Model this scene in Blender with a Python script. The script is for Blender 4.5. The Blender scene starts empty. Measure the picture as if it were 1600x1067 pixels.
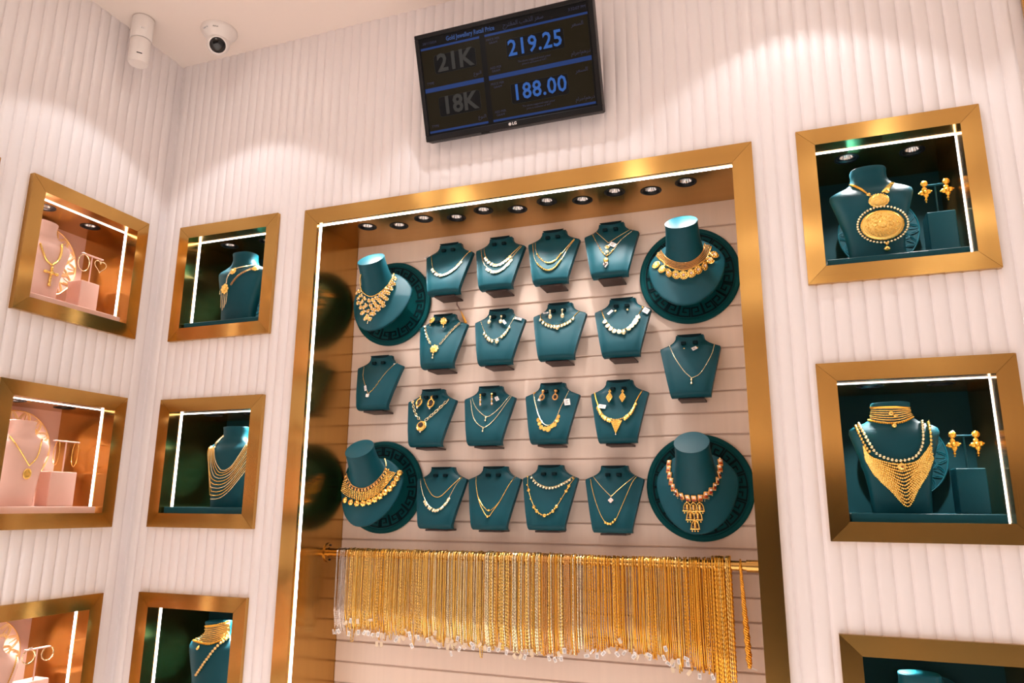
import bpy, math, random, re
from mathutils import Vector, Matrix
from mathutils.bvhtree import BVHTree
PI = math.pi
rnd = random.Random(7)
SC = bpy.context.scene
COL = SC.collection

# ------------------------------------------------------------------ camera
CAM = Vector((2.02301, -1.875, 1.6)); YAW, PITCH, ROLL, FOC = 0.35195, 0.22199, 0.00663, 1133.229
_fw = Vector((-math.sin(YAW)*math.cos(PITCH), math.cos(YAW)*math.cos(PITCH), math.sin(PITCH)))
_r = Vector((math.cos(YAW), math.sin(YAW), 0)); _u = _r.cross(_fw)
_R = _r*math.cos(ROLL) + _u*math.sin(ROLL); _U = -_r*math.sin(ROLL) + _u*math.cos(ROLL)
cd = bpy.data.cameras.new('camera'); co = bpy.data.objects.new('camera', cd); COL.objects.link(co)
cd.sensor_width = 36; cd.lens = FOC/1600*36; cd.clip_start = 0.01
mw = Matrix((_R, _U, -_fw)).transposed().to_4x4(); mw.translation = CAM; co.matrix_world = mw
SC.camera = co
# ------------------------------------------------------------------ world, exposure
w = bpy.data.worlds.new('world'); SC.world = w; w.use_nodes = True
w.node_tree.nodes['Background'].inputs[0].default_value = (1, .9, .82, 1)
w.node_tree.nodes['Background'].inputs[1].default_value = 0.02
SC.view_settings.view_transform = 'Standard'; SC.view_settings.look = 'None'
SC.view_settings.gamma = 1; SC.view_settings.use_curve_mapping = False
SC.view_settings.exposure = 0.82
SPOT_WALL = 4.7      # W, ceiling downlights that wash the walls
SPOT_ROOM = 83      # W, room downlights, mostly added as fill
SPOT_CASE = 3.7     # W, small downlights inside the large case
SPOT_NICHE = 6    # W, small downlights inside the niches
LED_CASE, LED_NICHE = 7.0, 4.0
WARM = (1, .95, .93); COOL = (.98, .98, 1); NEUT = (1, .93, .88)

def spot(name, loc, power, half, color, blend=.25, radius=.02, aim=(0, 0, -1)):
    l = bpy.data.lights.new(name, 'SPOT'); l.energy = power; l.spot_size = 2*half; l.spot_blend = blend
    l.color = color; l.shadow_soft_size = radius
    o = bpy.data.objects.new(name, l); COL.objects.link(o); o.location = loc
    o.rotation_euler = Vector(aim).to_track_quat('-Z', 'Y').to_euler()
    return o
CEIL = 3.2124
wall_lamps = [(.40, -.38), (1.27, -.36), (2.13, -.36), (2.99, -.36), (.38, -1.26), (.38, -2.12), (.38, -2.98)]
added_front_lamps = [(.7, -4.0), (1.9, -4.0), (3.1, -4.0), (3.9, -1.0), (3.9, -2.2), (3.9, -3.2)]  # added unseen washers, there to vary what the brass reflects
room_fill_lamps = [(.42, -1.7), (1.42, -1.7), (2.58, -1.7), (1.3, -2.7), (2.2, -2.7), (3.1, -2.7), (2.2, -3.7), (3.1, -3.7), (1.3, -3.7)]  # first row follows the brass streaks, the rest are added as fill
for x, y in wall_lamps: spot('wall_washer_light', (x, y, CEIL-.012), SPOT_WALL, math.radians(47.5), COOL, .2, .012)
for x, y in added_front_lamps: spot('wall_washer_light', (x, y, CEIL-.012), 12, math.radians(52), COOL, .3, .012)  # added washers that brighten the unseen walls mirrored in the brass
for x, y in room_fill_lamps: spot('room_fill_light', (x, y, CEIL-.012), SPOT_ROOM, math.radians(44), WARM, .5, .03)

# ------------------------------------------------------------------ materials
def mat(name, col, rough=.5, metal=0, bump=0, bscale=200, var=0, vscale=30, stretch=(1, 1, 1), emit=None, estr=0,
        aniso=0, tang=None, coat=0, sheen=0, spec=None):
    m = bpy.data.materials.new(name); m.use_nodes = True; nt = m.node_tree; N = nt.nodes; L = nt.links
    b = N['Principled BSDF']; b.inputs['Base Color'].default_value = (*col, 1)
    b.inputs['Roughness'].default_value = rough; b.inputs['Metallic'].default_value = metal
    if coat: b.inputs['Coat Weight'].default_value = coat
    if sheen: b.inputs['Sheen Weight'].default_value = sheen
    if spec is not None: b.inputs['Specular IOR Level'].default_value = spec
    if emit: b.inputs['Emission Color'].default_value = (*emit, 1); b.inputs['Emission Strength'].default_value = estr
    if aniso:
        b.inputs['Anisotropic'].default_value = aniso
        c = N.new('ShaderNodeCombineXYZ')
        for i in range(3): c.inputs[i].default_value = tang[i]
        L.new(c.outputs[0], b.inputs['Tangent'])
    if bump or var:
        tc = N.new('ShaderNodeTexCoord'); mp = N.new('ShaderNodeMapping'); L.new(tc.outputs['Object'], mp.inputs[0])
        mp.inputs['Scale'].default_value = stretch
        nz = N.new('ShaderNodeTexNoise'); nz.inputs['Scale'].default_value = bscale; nz.inputs['Detail'].default_value = 4
        L.new(mp.outputs[0], nz.inputs['Vector'])
        if bump:
            bp = N.new('ShaderNodeBump'); bp.inputs['Strength'].default_value = bump; bp.inputs['Distance'].default_value = .001
            L.new(nz.outputs['Fac'], bp.inputs['Height']); L.new(bp.outputs[0], b.inputs['Normal'])
        if var:
            n2 = N.new('ShaderNodeTexNoise'); n2.inputs['Scale'].default_value = vscale; n2.inputs['Detail'].default_value = 5
            L.new(mp.outputs[0], n2.inputs['Vector'])
            mx = N.new('ShaderNodeMixRGB'); mx.inputs[1].default_value = (*[c*(1-var) for c in col], 1)
            mx.inputs[2].default_value = (*[min(1, c*(1+var)) for c in col], 1)
            L.new(n2.outputs['Fac'], mx.inputs[0]); L.new(mx.outputs[0], b.inputs['Base Color'])
    return m
MT = {}
MT['wall'] = mat('fluted_pink_white_paint', (.82, .765, .768), .36, bump=.05, bscale=60)
MT['ceiling'] = mat('ceiling_paint', (.82, .72, .66), .7, bump=.05, bscale=80)
MT['floor'] = mat('marble_floor', (.70, .64, .59), .25, var=.12, vscale=2)
MT['shop'] = mat('shop_wall', (.50, .44, .40), .6, var=.1, vscale=3)
MT['shop_dark'] = mat('shop_wall_brown', (.50, .40, .33), .5, var=.25, vscale=1.5)
MT['glass_dark'] = mat('added_shopfront_glass', (.02, .018, .017), .12, var=.05)  # pane of the added, unseen shopfront
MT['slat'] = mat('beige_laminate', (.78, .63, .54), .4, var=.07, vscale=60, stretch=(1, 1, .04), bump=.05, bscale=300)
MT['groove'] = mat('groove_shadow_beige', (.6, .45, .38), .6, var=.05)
BR = (.56, .325, .095)
def brass(n, ax): return mat(n, BR, .20, 1, var=.12, vscale=30, stretch=tuple(.03 if t else 1 for t in ax), aniso=.7, tang=tuple(0 if t else 1 for t in ax), bump=.04, bscale=400)
MT['brass_x'] = brass('brushed_brass_x', (1, 0, 0)); MT['brass_y'] = brass('brushed_brass_y', (0, 1, 0)); MT['brass_z'] = brass('brushed_brass_z', (0, 0, 1))
MT['teal'] = mat('teal_leatherette', (.0012, .054, .074), .46, spec=.2, bump=.25, bscale=900, var=.06, vscale=40)
MT['teal_dark'] = mat('dark_teal_velvet', (.0006, .011, .015), .6, spec=.1, bump=.2, bscale=900)
MT['teal_disc'] = mat('teal_disc', (.0006, .054, .060), .5, spec=.1, bump=.2, bscale=900)
MT['teal_panel'] = mat('teal_panel', (.001, .030, .040), .6, spec=.15, bump=.2, bscale=700)
MT['pink'] = mat('pink_leatherette', (.78, .50, .42), .5, bump=.2, bscale=900, var=.03)
MT['bracket'] = mat('dark_bracket', (.03, .012, .01), .5, bump=.1)
MT['black'] = mat('black_plastic', (.005, .005, .006), .4, spec=.25, bump=.05)
MT['black_gloss'] = mat('black_glass', (.004, .004, .005), .05, var=.01)
MT['white'] = mat('white_plastic', (.78, .72, .69), .35, bump=.03)
MT['chrome'] = mat('silver_reflector', (.75, .73, .72), .2, 1, var=.05)
MT['lens'] = mat('lit_lens', (1, 1, 1), .3, emit=(1, .95, .92), estr=8)
MT['lamp_lens'] = mat('lit_lamp_lens', (1, 1, 1), .3, emit=(1, .93, .86), estr=20)
MT['room_lens'] = mat('lit_room_lens', (1, 1, 1), .3, emit=(1, .93, .86), estr=100)
MT['led_case'] = mat('led_strip_case', (1, 1, 1), .3, emit=(1, .92, .88), estr=LED_CASE)
MT['led_niche'] = mat('led_strip_niche', (1, 1, 1), .3, emit=(1, .93, .89), estr=LED_NICHE)
MT['gold'] = mat('yellow_gold', (.98, .64, .19), .24, 1, var=.12, vscale=300, bump=.3, bscale=900)
MT['gold_pale'] = mat('pale_gold', (1, .85, .56), .22, 1, var=.1, vscale=300, bump=.2, bscale=900)
MT['gold_rich'] = mat('rich_gold', (.93, .48, .07), .28, 1, var=.15, vscale=300, bump=.3, bscale=900)
MT['gold_red'] = mat('antique_gold', (.82, .44, .15), .3, 1, var=.2, vscale=250, bump=.4, bscale=900)
MT['gold_satin'] = mat('satin_gold', (.95, .66, .28), .38, 1, var=.05)
MT['silver'] = mat('white_gold', (.86, .82, .80), .22, 1, var=.1, vscale=300)
MT['pearl'] = mat('pearl', (.86, .70, .56), .2, coat=.6, var=.05)
MT['gem'] = mat('pale_gem', (.85, .68, .62), .08, coat=1, var=.1, vscale=300)
MT['enamel'] = mat('dark_enamel', (.03, .01, .008), .2, coat=.5, var=.05)
MT['red'] = mat('red_enamel', (.35, .03, .02), .25, coat=.5, var=.05)
MT['tag'] = mat('paper_tag', (.82, .78, .76), .5, bump=.05)
MT['ink'] = mat('tag_ink', (.05, .05, .07), .6, var=.05)
MT['thread'] = mat('orange_thread', (.85, .38, .04), .7, bump=.3)
MT['cord'] = mat('dark_cord', (.16, .03, .02), .7, bump=.2)
MT['wood'] = mat('brown_wood', (.26, .115, .03), .45, var=.2, vscale=20, stretch=(1, 1, .1))
def flat(n, c, e=1): return mat(n, (0.003, .003, .003), .5, emit=c, estr=e*.42, spec=.08, var=.01)
MT['scr'] = flat('screen_dark', (.006, .005, .005)); MT['scr_brown'] = flat('screen_brown', (.016, .0105, .003))
MT['scr_blue'] = flat('screen_blue_bar', (.022, .055, .20)); MT['scr_digit'] = flat('screen_digits', (.045, .15, .50))
MT['scr_box'] = flat('screen_box', (.005, .0045, .005)); MT['scr_grey'] = flat('screen_grey', (.055, .05, .045))
MT['scr_line'] = flat('screen_line', (.03, .028, .02)); MT['scr_text'] = flat('screen_text', (.05, .05, .09)); MT['scr_head'] = flat('screen_head_text', (.05, .10, .28))

# ------------------------------------------------------------------ mesh helpers
class M:
    def __init__(s): s.v = []; s.f = []
    def add(s, v, f):
        n = len(s.v); s.v += [Vector(p) for p in v]; s.f += [tuple(i+n for i in q) for q in f]; return s
    def join(s, o, mx=None):
        return s.add([mx @ p for p in o.v] if mx else o.v, o.f)
    def box(s, a, b):
        x0, y0, z0 = a; x1, y1, z1 = b
        return s.add([(x0, y0, z0), (x1, y0, z0), (x1, y1, z0), (x0, y1, z0), (x0, y0, z1), (x1, y0, z1), (x1, y1, z1), (x0, y1, z1)],
              [(0, 3, 2, 1), (4, 5, 6, 7), (0, 1, 5, 4), (1, 2, 6, 5), (2, 3, 7, 6), (3, 0, 4, 7)])
    def bbox(s, a, b, r=.002):                       # box with chamfered edges
        c = [(a[i]+b[i])/2 for i in range(3)]; h = [abs(b[i]-a[i])/2 for i in range(3)]; r = min(r, min(h)*.6)
        vs = []; idx = {}
        for sx in (-1, 1):
            for sy in (-1, 1):
                for sz in (-1, 1):
                    for k in range(3):
                        p = [sx*(h[0]-r), sy*(h[1]-r), sz*(h[2]-r)]; sg = (sx, sy, sz); p[k] = sg[k]*h[k]
                        idx[sg, k] = len(vs); vs.append([c[i]+p[i] for i in range(3)])
        fs = []
        for k in range(3):
            i, j = [q for q in range(3) if q != k]
            for sk in (-1, 1):
                q = []
                for a_, b_ in ((-1, -1), (1, -1), (1, 1), (-1, 1)):
                    sg = [0]*3; sg[k] = sk; sg[i] = a_; sg[j] = b_; q.append(idx[tuple(sg), k])
                fs.append(tuple(q))
        for k in range(3):
            i, j = [q for q in range(3) if q != k]
            for a_ in (-1, 1):
                for b_ in (-1, 1):
                    sg0 = [0]*3; sg1 = [0]*3; sg0[i] = sg1[i] = a_; sg0[j] = sg1[j] = b_; sg0[k] = -1; sg1[k] = 1
                    fs.append((idx[tuple(sg0), i], idx[tuple(sg1), i], idx[tuple(sg1), j], idx[tuple(sg0), j]))
        for sx in (-1, 1):
            for sy in (-1, 1):
                for sz in (-1, 1): fs.append(tuple(idx[(sx, sy, sz), k] for k in range(3)))
        return s.add(vs, fs)
    def prism(s, poly, y0, y1):                      # polygon in x,z extruded along y
        n = len(poly); v = [(x, y0, z) for x, z in poly]+[(x, y1, z) for x, z in poly]
        return s.add(v, [tuple(range(n)), tuple(range(2*n-1, n-1, -1))]+[(i, i+n, (i+1) % n+n, (i+1) % n) for i in range(n)])
    def sphere(s, c, r, n=8, k=5, sc=(1, 1, 1)):
        v = [(c[0], c[1], c[2]+r*sc[2])]
        for i in range(1, k):
            t = PI*i/k
            for j in range(n):
                a = 2*PI*j/n; v.append((c[0]+r*sc[0]*math.sin(t)*math.cos(a), c[1]+r*sc[1]*math.sin(t)*math.sin(a), c[2]+r*sc[2]*math.cos(t)))
        v.append((c[0], c[1], c[2]-r*sc[2])); f = [(0, 1+j, 1+(j+1) % n) for j in range(n)]
        for i in range(k-2):
            for j in range(n):
                a = 1+i*n+j; b = 1+i*n+(j+1) % n; f.append((a, a+n, b+n, b))
        e = len(v)-1; f += [(e, e-n+(j+1) % n, e-n+j) for j in range(n)]
        return s.add(v, f)
    def lathe(s, prof, n=16, c=(0, 0, 0), sx=1, sy=1):   # profile (r,z) about z
        v = []; f = []
        for r, z in prof:
            for j in range(n):
                a = 2*PI*j/n; v.append((c[0]+r*sx*math.cos(a), c[1]+r*sy*math.sin(a), c[2]+z))
        for i in range(len(prof)-1):
            for j in range(n): f.append((i*n+j, i*n+(j+1) % n, (i+1)*n+(j+1) % n, (i+1)*n+j))
        f.append(tuple(range(n-1, -1, -1))); m = (len(prof)-1)*n; f.append(tuple(range(m, m+n)))
        return s.add(v, f)
    def tube(s, pts, r, n=5, closed=False, cap=True):
        pts = [Vector(p) for p in pts]; k = len(pts)
        if k < 2: return s
        rr = r if isinstance(r, (list, tuple)) else [r]*k
        up = None; v = []
        for i, p in enumerate(pts):
            a = pts[(i-1) % k] if (closed or i) else p; b = pts[(i+1) % k] if (closed or i < k-1) else p
            t = (b-a); t = t.normalized() if t.length > 1e-9 else Vector((0, 0, 1))
            if up is None: up = t.orthogonal().normalized()
            up = (up-t*up.dot(t)); up = up.normalized() if up.length > 1e-6 else t.orthogonal().normalized()
            w_ = t.cross(up)
            for j in range(n):
                q = 2*PI*j/n; v.append(p+(up*math.cos(q)+w_*math.sin(q))*rr[i])
        f = []
        for i in range(k if closed else k-1):
            for j in range(n):
                a = i*n+j; b = i*n+(j+1) % n; c = ((i+1) % k)*n+(j+1) % n; d = ((i+1) % k)*n+j; f.append((a, b, c, d))
        if not closed and cap: f.append(tuple(range(n-1, -1, -1))); f.append(tuple(range((k-1)*n, k*n)))
        return s.add(v, f)
    def torus(s, c, R, r, n=12, k=5, nrm=(0, 1, 0), sx=1, sz=1):
        q = Vector(nrm).to_track_quat('Z', 'Y').to_matrix()
        return s.tube([Vector(c)+q @ Vector((R*sx*math.cos(2*PI*i/n), R*sz*math.sin(2*PI*i/n), 0)) for i in range(n)], r, k, True)
    def mesh(s, name):
        me = bpy.data.meshes.new(name); me.from_pydata([tuple(p) for p in s.v], [], s.f); me.update(); return me

def obj(name, m, ma, parent=None, smooth=35, loc=None):
    me = m if isinstance(m, bpy.types.Mesh) else m.mesh(name)
    if isinstance(m, M):
        me.materials.append(MT[ma] if isinstance(ma, str) else ma)
        if smooth:
            me.shade_smooth(); me.set_sharp_from_angle(angle=math.radians(smooth))
    o = bpy.data.objects.new(name, me); COL.objects.link(o); o.parent = parent
    if loc is not None: o.location = loc
    return o
def empty(name, loc, rz=0):
    o = bpy.data.objects.new(name, None); COL.objects.link(o); o.location = loc; o.rotation_euler = (0, 0, rz); o.empty_display_size = .05
    return o
def tag(o, label=None, cat=None, group=None, kind=None):
    if label: o['label'] = label
    if cat: o['category'] = cat
    if group: o['group'] = group
    if kind: o['kind'] = kind
    return o
def text(body, size, ma, parent, loc, rot=(PI/2, 0, 0), align='CENTER', name='lettering', sx=1, bold=0, spacing=1):
    c = bpy.data.curves.new('t', 'FONT'); c.body = body; c.size = size; c.align_x = align; c.align_y = 'CENTER'; c.resolution_u = 2
    c.offset = bold; c.extrude = .0002; c.space_character = spacing
    t = bpy.data.objects.new('t', c); COL.objects.link(t)
    dg = bpy.context.evaluated_depsgraph_get(); me = bpy.data.meshes.new_from_object(t.evaluated_get(dg))
    bpy.data.objects.remove(t); me.materials.clear(); me.materials.append(MT[ma]); me.name = name
    o = bpy.data.objects.new(name, me); COL.objects.link(o); o.parent = parent; o.location = loc; o.rotation_euler = rot; o.scale = (sx, 1, 1)
    return o
def world_bvh(m, mx): return BVHTree.FromPolygons([mx @ p for p in m.v], m.f)

# ------------------------------------------------------------------ the room
T = 0.012                      # brass frames stand 12 mm proud
WB = .006                      # bottom of the flutes
XR, YF = 4.3, -4.4
H = .413; WN = .0438           # niche outer height, rail width
ROWS = [2.1365, 1.5242, .9122, .30]
NX = [(.0856, .5025), (2.1181, 2.5306)]
LY = [(-.5014, -.0769), (-1.0185, -.601)]
BX0, BX1, BZ0, BZ1, WBG = .6094, 2.0094, .55, 2.5426, .0523
back_holes = [(a, b, z, z+H) for a, b in NX for z in ROWS]+[(BX0, BX1, BZ0, BZ1)]
left_holes = [(a, b, z, z+H) for a, b in LY for z in ROWS]
def holed_wall(name, x0, x1, z0, z1, holes, put):
    xs = sorted({x0, x1, *[h[0]+.01 for h in holes], *[h[1]-.01 for h in holes]}); zs = sorted({z0, z1, *[h[2]+.01 for h in holes], *[h[3]-.01 for h in holes]})
    m = M()
    for i in range(len(xs)-1):
        for j in range(len(zs)-1):
            cx, cz = (xs[i]+xs[i+1])/2, (zs[j]+zs[j+1])/2
            if any(h[0] < cx < h[1] and h[2] < cz < h[3] for h in holes): continue
            m.add([put(xs[i], zs[j]), put(xs[i+1], zs[j]), put(xs[i+1], zs[j+1]), put(xs[i], zs[j+1])], [(0, 1, 2, 3)])
    return tag(obj(name, m, 'wall', smooth=0), kind='structure')
def ribs(wall, x0, x1, pitch, holes, put, depth=.0056):
    n = int(round((x1-x0)/pitch)); K = 8; cache = {}
    for i in range(n):
        a = x0+i*pitch; b = a+pitch; c = (a+b)/2
        hs = sorted((h[2], h[3]) for h in holes if b > h[0]+.040 and a < h[1]-.040); z = .0; segs = []
        for h0, h1 in hs: segs.append((z, h0+.004)); z = h1-.004
        segs.append((z, CEIL))
        for s0, s1 in segs:
            aa, bb = a, b
            m = M(); v = []
            for k in range(K+1):
                t = k/K; x = a+pitch*t
                x = min(max(x, aa), bb); tt = (x-a)/pitch
                d = depth*(1-(2*tt-1)**2)**.5 if 0 < tt < 1 else 0
                v += [put(x, s0, d), put(x, s1, d)]
            m.add(v, [(2*k, 2*k+2, 2*k+3, 2*k+1) for k in range(K)])
            obj('flute', m, 'wall', wall, smooth=60)
pb = lambda x, z, d=0: Vector((x, WB-d, z)); pl = lambda y, z, d=0: Vector((d-WB, y, z))
wall_back = holed_wall('wall_back', -.006, XR, 0, CEIL, back_holes, pb)
wall_left = holed_wall('wall_left', YF, .006, 0, CEIL, left_holes, pl)
# split a flute at every niche: each column is one run above, between and below the frames
ribs(wall_back, .0100-.007, 2.64, .035, back_holes, pb)
ribs(wall_left, -2.4635, .003-.006, .0370, left_holes, pl)
ce = M(); ce.box((-.006, YF, CEIL), (XR, .006, CEIL+.05)); ceiling = tag(obj('ceiling', ce, 'ceiling', smooth=0), kind='structure')
tag(obj('floor', M().box((-.006, YF, -.05), (XR, .006, 0)), 'floor', smooth=0), kind='structure')
tag(obj('wall_right', M().box((XR, YF, 0), (XR+.05, .006, CEIL)), 'shop', smooth=0), kind='structure')
tag(obj('wall_front', M().box((-.006, YF-.05, 0), (XR, YF, CEIL)), 'shop_dark', smooth=0), kind='structure')
# added dark shopfront, unseen behind the camera, darkens the lower brass reflections
gl = M().box((.35, YF, .02), (3.95, YF+.02, 1.92)); tag(obj('added_window_1', gl, 'glass_dark', smooth=0), kind='structure')
fr_ = M()
for x_ in (.35, 1.55, 2.75, 3.92): fr_.bbox((x_, YF+.02, 0), (x_+.05, YF+.05, 1.96), .004)
fr_.bbox((.35, YF+.02, 1.90), (3.97, YF+.05, 1.96), .004); tag(obj('added_trim_2', fr_, 'brass_z', smooth=0), kind='structure')  # frame of the added shopfront
# brown boarded column that closes the back wall on the right
tr = M().box((2.668, -.004, 0), (3.4, .006, CEIL)); trim = tag(obj('trim_1', tr, 'wood', smooth=0), kind='structure')
zz = 0
bd = M().bbox((2.650, -.018, .002), (3.4, -.004, .118), .002).mesh('board'); bd.materials.append(MT['brass_x'])
while zz < CEIL-.02:
    obj('board', bd, None, trim, loc=(0, 0, zz)); zz += .1185 if zz+.24 > 0 else 0
    if zz+.12 > CEIL: break

# ------------------------------------------------------------------ downlights
def make_downlight(r=.029, depth=.026, seg=24):
    rt = empty('recessed_downlight', (0, 0, 0))
    ring = M().lathe([(r*.86, .004), (r*.88, -.0012), (r*.98, -.0018), (r*1.06, -.0010), (r*1.06, .0005), (r*.86, .0005)], seg)
    ring.f = ring.f[:-2]
    obj('trim_ring', ring, 'black', rt)
    cup = M(); n = 16
    pr = [(r*.86, .0005), (r*.74, .0040), (r*.60, .0045)]
    c2 = M(); c2.lathe(pr, seg); c2.f = c2.f[:-2]; obj('baffle', c2, 'black', rt)
    refl = M(); v = []; f = []
    for q, (rr, z) in enumerate([(r*.60, .0045), (r*.34, .017)]):
        for j in range(n*2):
            a = 2*PI*j/(2*n); k = 1 if j % 2 else .86; v.append((rr*k*math.cos(a), rr*k*math.sin(a), z))
    for j in range(2*n): f.append((j, 2*n+j, 2*n+(j+1) % (2*n), (j+1) % (2*n)))
    refl.add(v, f); obj('reflector', refl, 'chrome', rt, smooth=5)
    obj('lens', M().lathe([(r*.36, .0165), (r*.36, .018)], 16), 'lens', rt)
    cap = M().lathe([(r*.95, .003), (r*.95, depth+.004), (.001, depth+.004)], seg); cap.f = cap.f[:-2]
    obj('housing', cap, 'black', rt)
    return rt
def dup(root, loc, rot=None):
    r = root.copy(); COL.objects.link(r); r.location = loc
    if rot is not None: r.rotation_euler = rot
    for ch in list(root.children):
        c = ch.copy(); COL.objects.link(c); c.parent = r
        for g in list(ch.children):
            d = g.copy(); COL.objects.link(d); d.parent = c
    return r
DL = make_downlight(); used = [False]
def downlight(loc, label, group, power, half=math.radians(33), aim=(0, 0, -1), color=NEUT):
    if not used[0]: o = DL; o.location = loc; used[0] = True
    else: o = dup(DL, loc)
    tag(o, label, 'light', group)
    spot('downlight_beam', (loc[0], loc[1], loc[2]-.003), power, half, color, .8, .010, aim)
    return o
# ceiling downlights out of view: wall washers, added front washers, room fill
rl = empty('ceiling_downlight', (0, 0, 0))
obj('trim_ring', M().lathe([(.030, 0), (.046, -.003), (.046, 0)], 24), 'white', rl)
obj('lens', M().lathe([(.030, -.004), (.030, -.001)], 20), 'lamp_lens', rl)
room_lens = M().lathe([(.030, -.004), (.030, -.001)], 20).mesh('lens'); room_lens.materials.append(MT['room_lens'])
for i, (x, y) in enumerate(wall_lamps+room_fill_lamps+added_front_lamps):
    o = rl if i == 0 else dup(rl, (0, 0, 0)); o.location = (x, y, CEIL)
    if (x, y) in room_fill_lamps:
        for c in o.children:
            if c.name.startswith('lens'): c.data = room_lens
    tag(o, 'round white ceiling downlight with a bright lens above the shop floor, out of view', 'light', 'ceiling downlights of the shop')
for o_ in list(bpy.data.objects):      # the beams start just under each lens
    if o_.name.startswith(('wall_washer_light', 'room_fill_light')): o_.location.z = CEIL-.02

def plate_holes(x0, x1, y0, y1, z, cs, r):
    m = M(); cs = sorted(cs); xs = [x0]+[(cs[i][0]+cs[i+1][0])/2 for i in range(len(cs)-1)]+[x1]
    for k, (cx, cy) in enumerate(cs):
        a, b = xs[k], xs[k+1]
        ang = sorted([2*PI*j/24 for j in range(24)]+[math.atan2(yy-cy, xx-cx) % (2*PI) for xx in (a, b) for yy in (y0, y1)])
        v = []
        for t in ang:
            c, s = math.cos(t), math.sin(t)
            d = min([((b if c > 0 else a)-cx)/c if abs(c) > 1e-9 else 9, ((y1 if s > 0 else y0)-cy)/s if abs(s) > 1e-9 else 9])
            v += [(cx+r*c, cy+r*s, z), (cx+d*c, cy+d*s, z)]
        n = len(ang); m.add(v, [(2*i, 2*((i+1) % n), 2*((i+1) % n)+1, 2*i+1) for i in range(n)])
    return m

# ------------------------------------------------------------------ brass frames
def frame_rails(rt, x0, x1, z0, z1, w_, y0, y1, mh, mv, bottom=True):
    """four mitred rails, front face slightly dished toward the opening"""
    yi = y0+.003
    g = .0004
    def rail(a, b, c, d, ma, n='frame_rail'):      # a,b outer ; c,d inner
        m = M(); v = [(*a, 0), (*b, 0), (*c, 0), (*d, 0)]
        P = [Vector((a[0], y0, a[1])), Vector((b[0], y0, b[1])), Vector((c[0], y0, c[1])), Vector((d[0], y0, d[1]))]
        ctr = sum(P, Vector())/4
        P = [p+(ctr-p).normalized()*g for p in P]
        Q = [Vector((p.x, y1, p.z)) for p in P]
        m.add(P+Q, [(0, 1, 2, 3), (4, 7, 6, 5), (0, 4, 5, 1), (2, 6, 7, 3), (1, 5, 6, 2), (3, 7, 4, 0)])
        return obj(n, m, ma, rt, smooth=0)
    i0, i1, j0, j1 = x0+w_, x1-w_, z0+w_, z1-w_
    rail((x0, z1), (x1, z1), (i1, j1), (i0, j1), mh)
    if bottom: rail((x1, z0), (x0, z0), (i0, j0), (i1, j0), mh)
    rail((x0, z0), (x0, z1), (i0, j1), (i0, j0), mv)
    rail((x1, z1), (x1, z0), (i1, j0), (i1, j1), mv)

# ------------------------------------------------------------------ the large wall display case
case = empty('wall_display_case', (0, 0, 0))
tag(case, 'large brass framed wall recess with beige slatted back and lit edges in the middle', 'display case')
IX0, IX1, IZ0, IZ1 = BX0+WBG, BX1-WBG, BZ0+WBG, BZ1-WBG
YB = .24
frame_rails(case, BX0, BX1, BZ0, BZ1, WBG, -T, .03, 'brass_x', 'brass_z')
obj('side_panel', M().box((IX0-.02, -.004, IZ0), (IX0, YB+.02, IZ1)), 'brass_z', case, 0)
obj('side_panel', M().box((IX1+.003, -.004, IZ0), (IX1+.02, YB+.02, IZ1)), 'brass_z', case, 0)
obj('base_panel', M().box((IX0, -.004, IZ0-.02), (IX1, YB+.02, IZ0)), 'brass_x', case, 0)
dls = [(.800, .068), (.903, .094), (1.006, .068), (1.109, .094), (1.212, .068), (1.315, .094), (1.418, .068), (1.521, .094), (1.624, .068), (1.725, .094), (1.827, .070)]
obj('top_panel', plate_holes(IX0, IX1, -.004, YB+.02, IZ1, dls, .0265), 'brass_x', case, 0)
obj('top_cover', M().box((IX0, .025, IZ1+.05), (IX1, YB+.02, IZ1+.06)), 'black', case, 0)
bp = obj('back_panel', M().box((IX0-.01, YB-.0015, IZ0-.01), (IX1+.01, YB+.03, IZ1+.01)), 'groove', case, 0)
pitch = .0616; zt = IZ1; zl = 2.4105
sl = M().bbox((IX0, YB-.006, -pitch+.0046), (IX1, YB+.006, 0), .0015).mesh('slat'); sl.materials.append(MT['slat'])
obj('slat', M().bbox((IX0, YB-.006, zl+.0046), (IX1, YB+.006, IZ1+.001), .0015), 'slat', bp, 0)
z = zl
while z-pitch > IZ0:
    obj('slat', sl, None, bp, loc=(0, 0, z)); z -= pitch
obj('led_strip', M().box((IX0+.001, .001, IZ1-.0012), (IX1-.001, .013, IZ1-.0002)), 'led_case', case, 0)
obj('led_strip', M().box((IX0+.0002, .001, IZ0+.001), (IX0+.0012, .013, IZ1-.002)), 'led_case', case, 0)
obj('led_strip', M().box((IX1+.0018, .001, IZ0+.001), (IX1+.0028, .013, IZ1-.002)), 'led_case', case, 0)
ordn = ['first', 'second', 'third', 'fourth', 'fifth', 'sixth', 'seventh', 'eighth', 'ninth', 'tenth', 'eleventh']
for i, (x, y) in enumerate(dls):
    downlight((x, y, IZ1), 'black rimmed downlight in the large case\'s top, %s from the left' % ordn[i], 'downlights in the large case', SPOT_CASE, math.radians(40), (0, .03, -1))

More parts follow.
